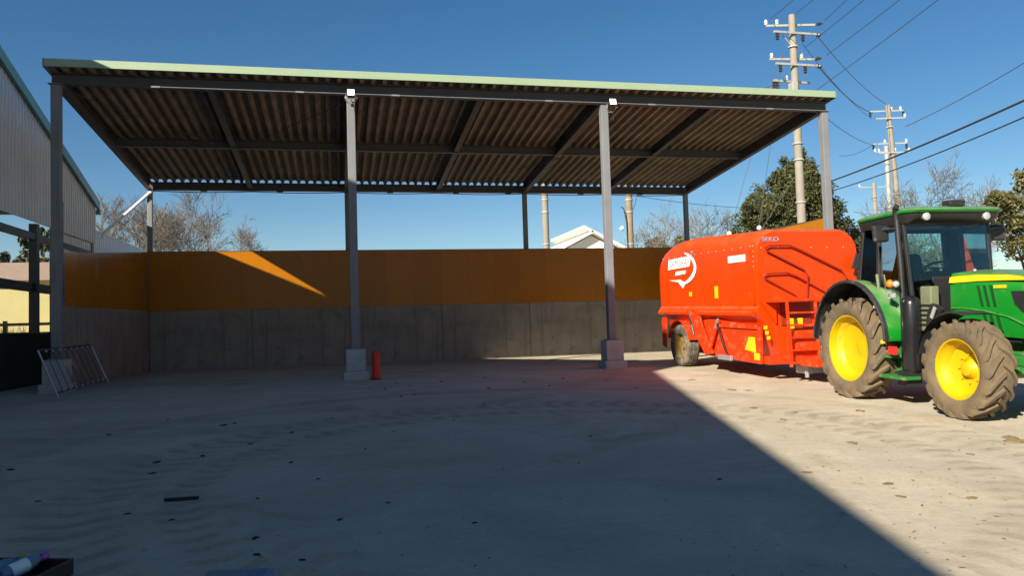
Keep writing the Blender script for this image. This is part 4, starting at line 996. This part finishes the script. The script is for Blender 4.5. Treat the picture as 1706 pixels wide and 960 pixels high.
# ------------------------------------------------------------------ trees
def bare_tree(x, y, h, seed, label, spread=0.6, levels=5, r0=0.16, mat=None, group='bare trees', z0=0.0, fork=0.25):
    rnd = random.Random(seed)
    t = empty('bare_tree', (x, y, z0), label, 'tree', group)
    tb, cb_ = MB(), MB()
    def grow(p, d, ln, r, lv):
        n = 4 if lv > 1 else 3
        pts = [p]; q = p.copy(); dd = d.copy()
        for i in range(n):
            dd = (dd + Vector((rnd.gauss(0, .13), rnd.gauss(0, .13), rnd.gauss(0.03, .10)))).normalized()
            q = q + dd * ln / n; pts.append(q.copy())
        rs = [r * (1 - 0.38 * i / n) for i in range(n + 1)]
        (tb if lv >= levels else cb_).tube(pts, rs, 8 if lv >= levels else (5 if lv >= levels - 2 else 3), lv >= levels)
        if lv <= 0: return
        kids = rnd.randint(3, 4) if lv > 1 else rnd.randint(3, 5)
        for k in range(kids):
            i = n if k == 0 else rnd.randint(max(1, n - 2), n)
            ax = dd.cross(Vector((rnd.uniform(-1, 1), rnd.uniform(-1, 1), rnd.uniform(-.3, .3)))).normalized()
            ang = rnd.uniform(.25, .5) if k == 0 else rnd.uniform(.45, .95) * (spread / .6)
            nd = Matrix.Rotation(ang, 3, ax) @ dd
            nd = (nd + Vector((0, 0, 0.10))).normalized()
            grow(pts[i].copy(), nd, ln * rnd.uniform(.62, .82), max(0.0095, rs[i] * rnd.uniform(.58, .80)), lv - 1)
    grow(Vector((0, 0, 0)), Vector((rnd.gauss(0, .05), rnd.gauss(0, .05), 1)).normalized(), h * 0.27, r0, levels)
    # scale the height to the target
    zm = max(v[2] for v in cb_.v); k = h / zm
    for m_ in (tb, cb_): m_.v = [(a * k, b2 * k, c * k) for a, b2, c in m_.v]
    tb.build('trunk', mat or MT['bark'], t, smooth=50); cb_.build('crown', MT['twig'], t)
    return t
LT = 'bare tree with '
bare_tree(-1.5, 27.0, 9.0, 11, LT + 'wide forked crown right of the shed back left post', .55, 6, .26)
bare_tree(-5.6, 27.8, 8.6, 5, LT + 'slim crown left of the shed back left post', .5, 6, .22)
bare_tree(-0.9, 29.5, 8.2, 8, LT + 'low spreading crown farthest right above the orange wall', .6, 6, .22)
bare_tree(-4.4, 31.5, 9.2, 23, LT + 'thin crown behind the shed back left post', .5, 6, .2)
bare_tree(27.5, 26.0, 9.5, 31, LT + 'fine grey crown just left of the big evergreen', .65, 6, .15)
bare_tree(24.5, 22.0, 7.0, 37, LT + 'drooping twigs behind the shed back right post', .75, 5, .12)
bare_tree(36.5, 16.5, 9.4, 41, LT + 'purplish twigs behind the tractor cab on the right', .7, 6, .15)
bare_tree(40.5, 15.5, 9.0, 43, LT + 'grey twigs at the right picture edge', .7, 6, .15)
def leafy(name, x, y, label, blobs, trunk_h, r0, n, size, mat, seed, cat='tree', z0=0, cl=230):
    """blobs: (cx,cy,cz,rx,ry,rz,weight) of foliage masses"""
    rnd = np.random.default_rng(seed)
    t = empty(name, (x, y, z0), label, cat)
    tb = MB(); tb.tube([(0, 0, -0.2), (0.05, 0, trunk_h * .5), (0, 0.05, trunk_h)], [r0, r0 * .8, r0 * .5], 9)
    for bx, by, bz, rx, ry, rz, w in blobs:
        tb.tube([(0, 0, min(trunk_h * .8, max(0.2, bz * .45))), (bx * .5, by * .5, bz * .75), (bx, by, bz)], [r0 * .4, r0 * .25, r0 * .08], 6)
    tb.build('trunk', MT['bark'], t)
    W = np.array([q[6] for q in blobs], float); W /= W.sum()
    # clumps inside each mass, leaves inside each clump
    nc = max(40, n // cl)
    ci = rnd.choice(len(blobs), nc, p=W)
    B = np.array([q[:6] for q in blobs])
    d = rnd.normal(size=(nc, 3)); d /= np.linalg.norm(d, axis=1)[:, None]
    rad = rnd.uniform(0.25, 1.05, nc) ** 0.6
    cc = B[ci, :3] + d * rad[:, None] * B[ci, 3:]
    cr = rnd.uniform(0.5, 1.0, nc) * np.mean(B[ci, 3:], axis=1) * 0.34
    li = rnd.integers(0, nc, n)
    ld_ = rnd.normal(size=(n, 3)); ld_ /= np.linalg.norm(ld_, axis=1)[:, None]
    P = cc[li] + ld_ * (cr[li] * rnd.uniform(0.2, 1.15, n))[:, None]
    P = P[P[:, 2] > 0.15]; n = len(P)
    a = rnd.normal(size=(n, 3)); a /= np.linalg.norm(a, axis=1)[:, None]
    b_ = np.cross(a, rnd.normal(size=(n, 3))); b_ /= np.linalg.norm(b_, axis=1)[:, None]
    s = size * rnd.uniform(0.6, 1.3, n)[:, None]
    V = np.stack([P - a * s, P + b_ * s * .45, P + a * s, P - b_ * s * .45], 1).reshape(-1, 3)
    me = bpy.data.meshes.new('crown'); me.vertices.add(4 * n); me.loops.add(4 * n); me.polygons.add(n)
    me.vertices.foreach_set('co', V.ravel()); me.loops.foreach_set('vertex_index', np.arange(4 * n)); me.polygons.foreach_set('loop_start', np.arange(0, 4 * n, 4))
    me.update(calc_edges=True); me.materials.append(mat); link('crown', me, t)
    return t
leafy('evergreen_tree', 31.4, 22.4, 'large dense dark evergreen tree behind the tall utility pole', [(0.3, 0, 7.5, 2.1, 2.3, 2.3, 3), (-1.9, 0, 6.2, 1.6, 2.0, 1.9, 2), (2.1, .3, 6.4, 1.5, 2.0, 1.9, 2), (0.3, -.6, 4.6, 3.2, 2.8, 1.8, 3), (-3.1, .2, 4.6, 1.0, 1.4, 1.3, 1), (3.2, 0, 4.9, .9, 1.4, 1.4, 1), (0.5, 0, 9.4, 1.1, 1.3, 1.2, 1), (-.8, 0, 8.9, .7, .9, .7, .4), (1.6, 0, 8.4, .8, .9, .8, .5), (-2.6, 0, 7.5, .6, .8, .6, .3), (-3.6, 0, 5.6, .5, .7, .6, .3)], 8, .3, 140000, .09, MT['leaf_dark'], 3)
leafy('evergreen_tree', 38.0, 23.5, 'lower dark evergreen between the right shed post and the tractor', [(0, 0, 4.3, 2.0, 2, 1.6, 2), (-1.8, 0, 4.8, 1.3, 1.5, 1.5, 1), (2.5, 0, 3.9, 1.8, 1.6, 1.5, 1)], 4, .2, 30000, .11, MT['leaf_dark'], 4)
leafy('young_conifer', 27.5, 33.0, 'small round evergreen peeking above wall right of the white house', [(0, 0, 5.9, 1.1, 1.1, 1.3, 1), (0, 0, 4.4, 1.5, 1.4, 1.4, 1)], 5.5, .15, 3500, .14, MT['leaf_dark'], 5)
leafy('young_conifer', 25.0, 24.0, 'small olive conifer left of the shed back right post', [(0, 0, 5.2, .7, .7, .8, 1), (0, 0, 4.2, 1.0, 1.0, 1.1, 1), (0, 0, 3, 1.2, 1.2, 1.2, 1)], 5.0, .14, 3000, .13, MT['leaf_olive'], 6)
leafy('broadleaf_tree', 38.9, 13.4, 'olive leafed tree reaching in at the right picture edge', [(-.7, 0, 5.9, 1.3, 1.4, .9, 2), (.5, 0, 7.2, 1.1, 1.3, 1.2, 1.6), (-0.2, 0, 4.4, 1.6, 1.6, .8, 1.6), (-2.0, 0, 6.4, .75, .8, .45, .8), (1.6, 0, 5.6, 1.3, 1.3, 1.8, 2), (.9, 0, 8.6, .9, .9, .8, .9), (-1.5, 0, 5.2, .7, .7, .4, .5)], 7.5, .2, 14000, .115, MT['leaf_olive'], 7, cl=45)
leafy('pine_tree', -16.5, 48.5, 'dark ragged pine seen through the barn opening nearest the post', [(0, 0, 8.4, 1.5, 1.5, .7, 2), (-1.3, 0, 7.2, 1.3, 1.2, .6, 1.4), (1.3, 0, 6.9, 1.3, 1.2, .6, 1.4), (.3, 0, 9.3, .9, .9, .5, 1)], 9, .2, 5000, .17, MT['leaf_pine'], 8)
leafy('pine_tree', -20.0, 47.5, 'lower dark pine at the left picture edge beyond the barn', [(0, 0, 7.0, 1.5, 1.5, .8, 2), (-1.5, 0, 6.2, 1.5, 1.2, .7, 1.4), (1.5, 0, 6.0, 1.2, 1.2, .6, 1.4)], 8, .2, 5000, .17, MT['leaf_pine'], 9)
leafy('hedge', -14.0, 44.5, 'low dark hedge above the cream building roof', [(k * 1.8 - 7, 0, 5.0, 1.3, 1, .9, 1) for k in range(9)], 4, .1, 5000, .16, MT['leaf_pine'], 10, 'hedge')
leafy('hedge', 44.0, 24.0, 'scrubby undergrowth behind the tractor', [(k * 1.9 - 10, (k % 3) * .6, 2.2 + .5 * (k % 2), 1.6, 1.2, 1.6, 1) for k in range(11)], 2, .1, 9000, .16, MT['leaf_olive'], 12, 'hedge')
# weeds on the barn plinth
rnd = random.Random(2); wb = MB()
for k in range(160):
    x = XG - 0.45 - rnd.random() * .5; y = rnd.uniform(-2, 4.4); h = rnd.uniform(.1, .34); dx, dy = rnd.gauss(0, .08), rnd.gauss(0, .08)
    wb.add([(x - .012, y, 1.1), (x + .012, y, 1.1), (x + dx, y + dy, 1.2 + h)], [(0, 1, 2)])
tag(wb.build('weeds', MT['grass']), 'dry weeds growing behind the dark barn plinth', 'weeds', kind='stuff')
MB_pl = MB().box(XG - 1.1, XG - .21, -10, 4.4, -1.4, 1.13); tag(MB_pl.build('planting_bed', MT['mud']), 'raised soil bed behind the barn plinth', 'soil bed')

# ------------------------------------------------------------------ things lying on the yard
def clod(x, y, s, seed, sq=0.35):
    r_ = random.Random(seed); b = MB(); b.ball((0, 0, 0), s, 9, 6)
    b.v = [(v[0] * (1 + r_.uniform(-.4, .6)) * 1.6, v[1] * (1 + r_.uniform(-.4, .5)), max(-0.004, v[2] * sq * (1 + r_.uniform(-.3, .5)))) for v in b.v]
    o = b.build('mud_clod', MT['mud']); o.location = (x, y, gz(y) + 0.002); o.rotation_euler = (0, 0, r_.uniform(0, 6))
    return tag(o, 'small dark mud clod lying on the shaded concrete yard', 'mud clod', 'mud clods on the yard')
CL = [(4.02, -5.92, .07), (4.15, -5.8, .04), (3.66, -8.4, .06), (4.1, -8.2, .05), (3.75, -9.0, .05), (4.55, -7.6, .04), (5.0, -6.9, .05), (5.5, -5.8, .03), (6.5, -2.2, .05), (6.8, -1.2, .04), (7.0, -1.9, .03), (7.35, -2.3, .03), (6.2, -2.0, .03), (7.7, -1.4, .06),
      (6.7, -3.6, .05), (6.95, -3.4, .04), (8.4, -3.0, .06), (8.7, -1.0, .04), (9.3, -2.2, .05), (9.6, -3.0, .04), (10.2, -1.9, .05), (10.9, -2.6, .05), (7.9, -5.2, .03), (5.1, -8.9, .04), (5.4, -9.8, .03), (5.6, -11.3, .035), (5.0, -11.6, .045), (5.05, -12.0, .04), (4.9, -10.4, .03), (5.35, -12.2, .03),
      (6.6, -11.7, .03), (4.3, -10.9, .03), (3.9, -10.6, .03), (6.0, -10.9, .025), (5.9, -8.4, .025), (6.3, -7.3, .03), (7.2, -6.6, .03), (2.6, -6.2, .05), (2.2, -8.3, .05), (1.9, -9.4, .04), (3.0, -9.9, .03), (8.6, -8.5, .03), (9.0, -11.0, .035), (8.0, -9.9, .02), (3.1, -5.0, .035), (5.0, -4.0, .03), (8.2, 1.5, .04), (11.4, -1.0, .04)]
for k, (x, y, s) in enumerate(CL): clod(x, y, s * .5, 100 + k)
def flake(x, y, s, seed):
    o = clod(x, y, s, seed, .2); o.name = 'soil_flake'; o.data.materials.clear(); o.data.materials.append(MT['feed'])
    tag(o, 'small brown soil flake lying on the sunlit concrete', 'soil flake', 'soil flakes in the sun')
for k, (x, y, s) in enumerate([(11.2, -9.9, .05), (11.6, -7.1, .05), (11.9, -7.7, .04), (12.4, -5.0, .06), (12.6, -5.2, .05), (11.4, -8.2, .04), (10.3, -11.6, .035), (10.6, -12.2, .03), (10.1, -12.0, .03), (9.9, -11.0, .03), (12.2, -8.9, .03), (12.9, -10.4, .09), (13.0, -10.2, .07), (11.0, -4.0, .04), (12.5, -3.2, .05), (12.8, -7.9, .06), (11.9, -10.8, .03)]): flake(x, y, s, 300 + k)
b = MB(); b.prism([(-0.14, -0.02), (-0.10, -0.025), (0.11, -0.015), (0.14, -.02), (0.145, 0.02), (0.1, 0.012), (-0.11, 0.018), (-.14, .03)], 'z', 0.0, 0.025)
o = tag(b.build('rubber_strip', MT['rubber'], bevel=0.004), 'black rubber strip lying near the tread marks on the yard', 'strip'); o.location = (4.25, -10.26, gz(-10.26) + .003); o.rotation_euler = (0, 0, -.05)

rnd = np.random.default_rng(9); sb = MB()
for k in range(2600):
    y = -13.6 + 14 * rnd.random() ** 1.3; x = rnd.uniform(-0.5, 13.2) if y < -2 else rnd.uniform(0.3, 13)
    a = rnd.uniform(0, 2 * PI); ln = rnd.uniform(.008, .035); w = rnd.uniform(.002, .005) * (1 if rnd.random() < .7 else 2.5); z = gz(y) + .004
    ca, sa = math.cos(a), math.sin(a)
    sb.add([(x - ca * ln, y - sa * ln, z), (x + sa * w, y - ca * w, z + .003), (x + ca * ln, y + sa * ln, z + .004), (x - sa * w, y + ca * w, z + .002)], [(0, 1, 2, 3)])
tag(sb.build('straw_litter', paint('chopped_straw', (0.22, 0.17, 0.09), 0.9, var=0.5, scale=3)), 'fine chopped straw and grit scattered over the yard', 'straw', kind='stuff')

# crate with bottles in the near left corner
cr = empty('black_crate', (3.46, -12.14, gz(-12.14)), 'low black plastic crate in the bottom left corner', 'crate', basis=None)
cr.rotation_euler = (0, 0, -0.35); cr.scale = (1, 1, 0.8)
b = MB(); b.box(-.55, .42, -.30, .24, 0, .015); b.box(-.55, .42, .225, .24, .016, .12); b.box(-.55, .42, -.30, -.285, .016, .12); b.box(.405, .42, -.284, .224, .016, .12); b.box(-.55, -.535, -.284, .224, .016, .12)
b.build('body', MT['black'], cr, bevel=0.006)
b = MB(); b.tube([(-.55, .2325, .121), (.4125, .2325, .121), (.4125, -.2925, .121), (-.55, -.2925, .121)], 0.012, 6); b.build('rim', MT['black'], cr)
def bottle(name, loc, d, length, r, mat, capmat, label, band=None):
    f = Vector(d).normalized(); l = Vector((0, 0, 1)).cross(f).normalized()
    t = empty(name, loc, label, 'bottle', basis=(f, l, f.cross(l)))
    MB().lathe([(0.001, 0), (r * .9, 0.005), (r, 0.03), (r, length * .62), (r * .75, length * .74), (r * .42, length * .82), (r * .42, length * .86)], (0, 0, 0), 'x', 18).build('body', mat, t, smooth=50)
    MB().lathe([(r * .5, length * .86), (r * .56, length * .87), (r * .56, length * .98), (r * .5, length), (0.001, length)], (0, 0, 0), 'x', 14).build('cap', capmat, t, smooth=40)
    if band: MB().lathe([(r * 1.01, length * .2), (r * 1.015, length * .21), (r * 1.015, length * .55), (r * 1.01, length * .56)], (0, 0, 0), 'x', 18).build('wrapper', band, t)
    return t
bottle('bottle', (3.58, -12.24, gz(-12) + .07), (.62, .75, .18), .30, .045, MT['bluebag'], MT['purple'], 'blue bottle with white wrapper and purple cap lying in the black crate', MT['white'])
bottle('bottle', (3.44, -12.31, gz(-12) + .065), (.55, .8, .16), .36, .048, MT['bluebag'], MT['limecap'], 'plain blue bottle with lime green cap lying in the black crate')
# crumpled blue film in the crate
rn = random.Random(5); b = MB(); b.ball((0, 0, 0), .2, 18, 12)
b.v = [(v[0] * 1.25 + rn.uniform(-.02, .02), v[1] * .8 + rn.uniform(-.02, .02), max(0.0, v[2] * .55 + .04 + rn.uniform(-.015, .015))) for v in b.v]
o = tag(b.build('plastic_bag', MT['bluebag'], smooth=180), 'crumpled blue plastic bag lying in the black crate', 'bag'); o.location = (3.36, -12.27, gz(-12) + .013)
# pale blue jerry can lid in the near middle
t = empty('plastic_can', (5.02, -12.70, gz(-12.70)), 'pale blue plastic can at the bottom edge of the picture', 'can', basis=None); t.rotation_euler = (0, 0, -.23)
b = MB(); b.lathe([(0.001, -.20), (.05, -.20), (.066, -.18), (.068, .17), (.058, .21), (.03, .225), (0.001, .225)], (0, 0, .068), 'x', 24); b.build('body', MT['greyblue'], t, smooth=50)
MB().lathe([(.0685, .06), (.071, .065), (.071, .16), (.0685, .165)], (0, 0, .068), 'x', 24).build('band', MT['bluebag'], t, smooth=50)
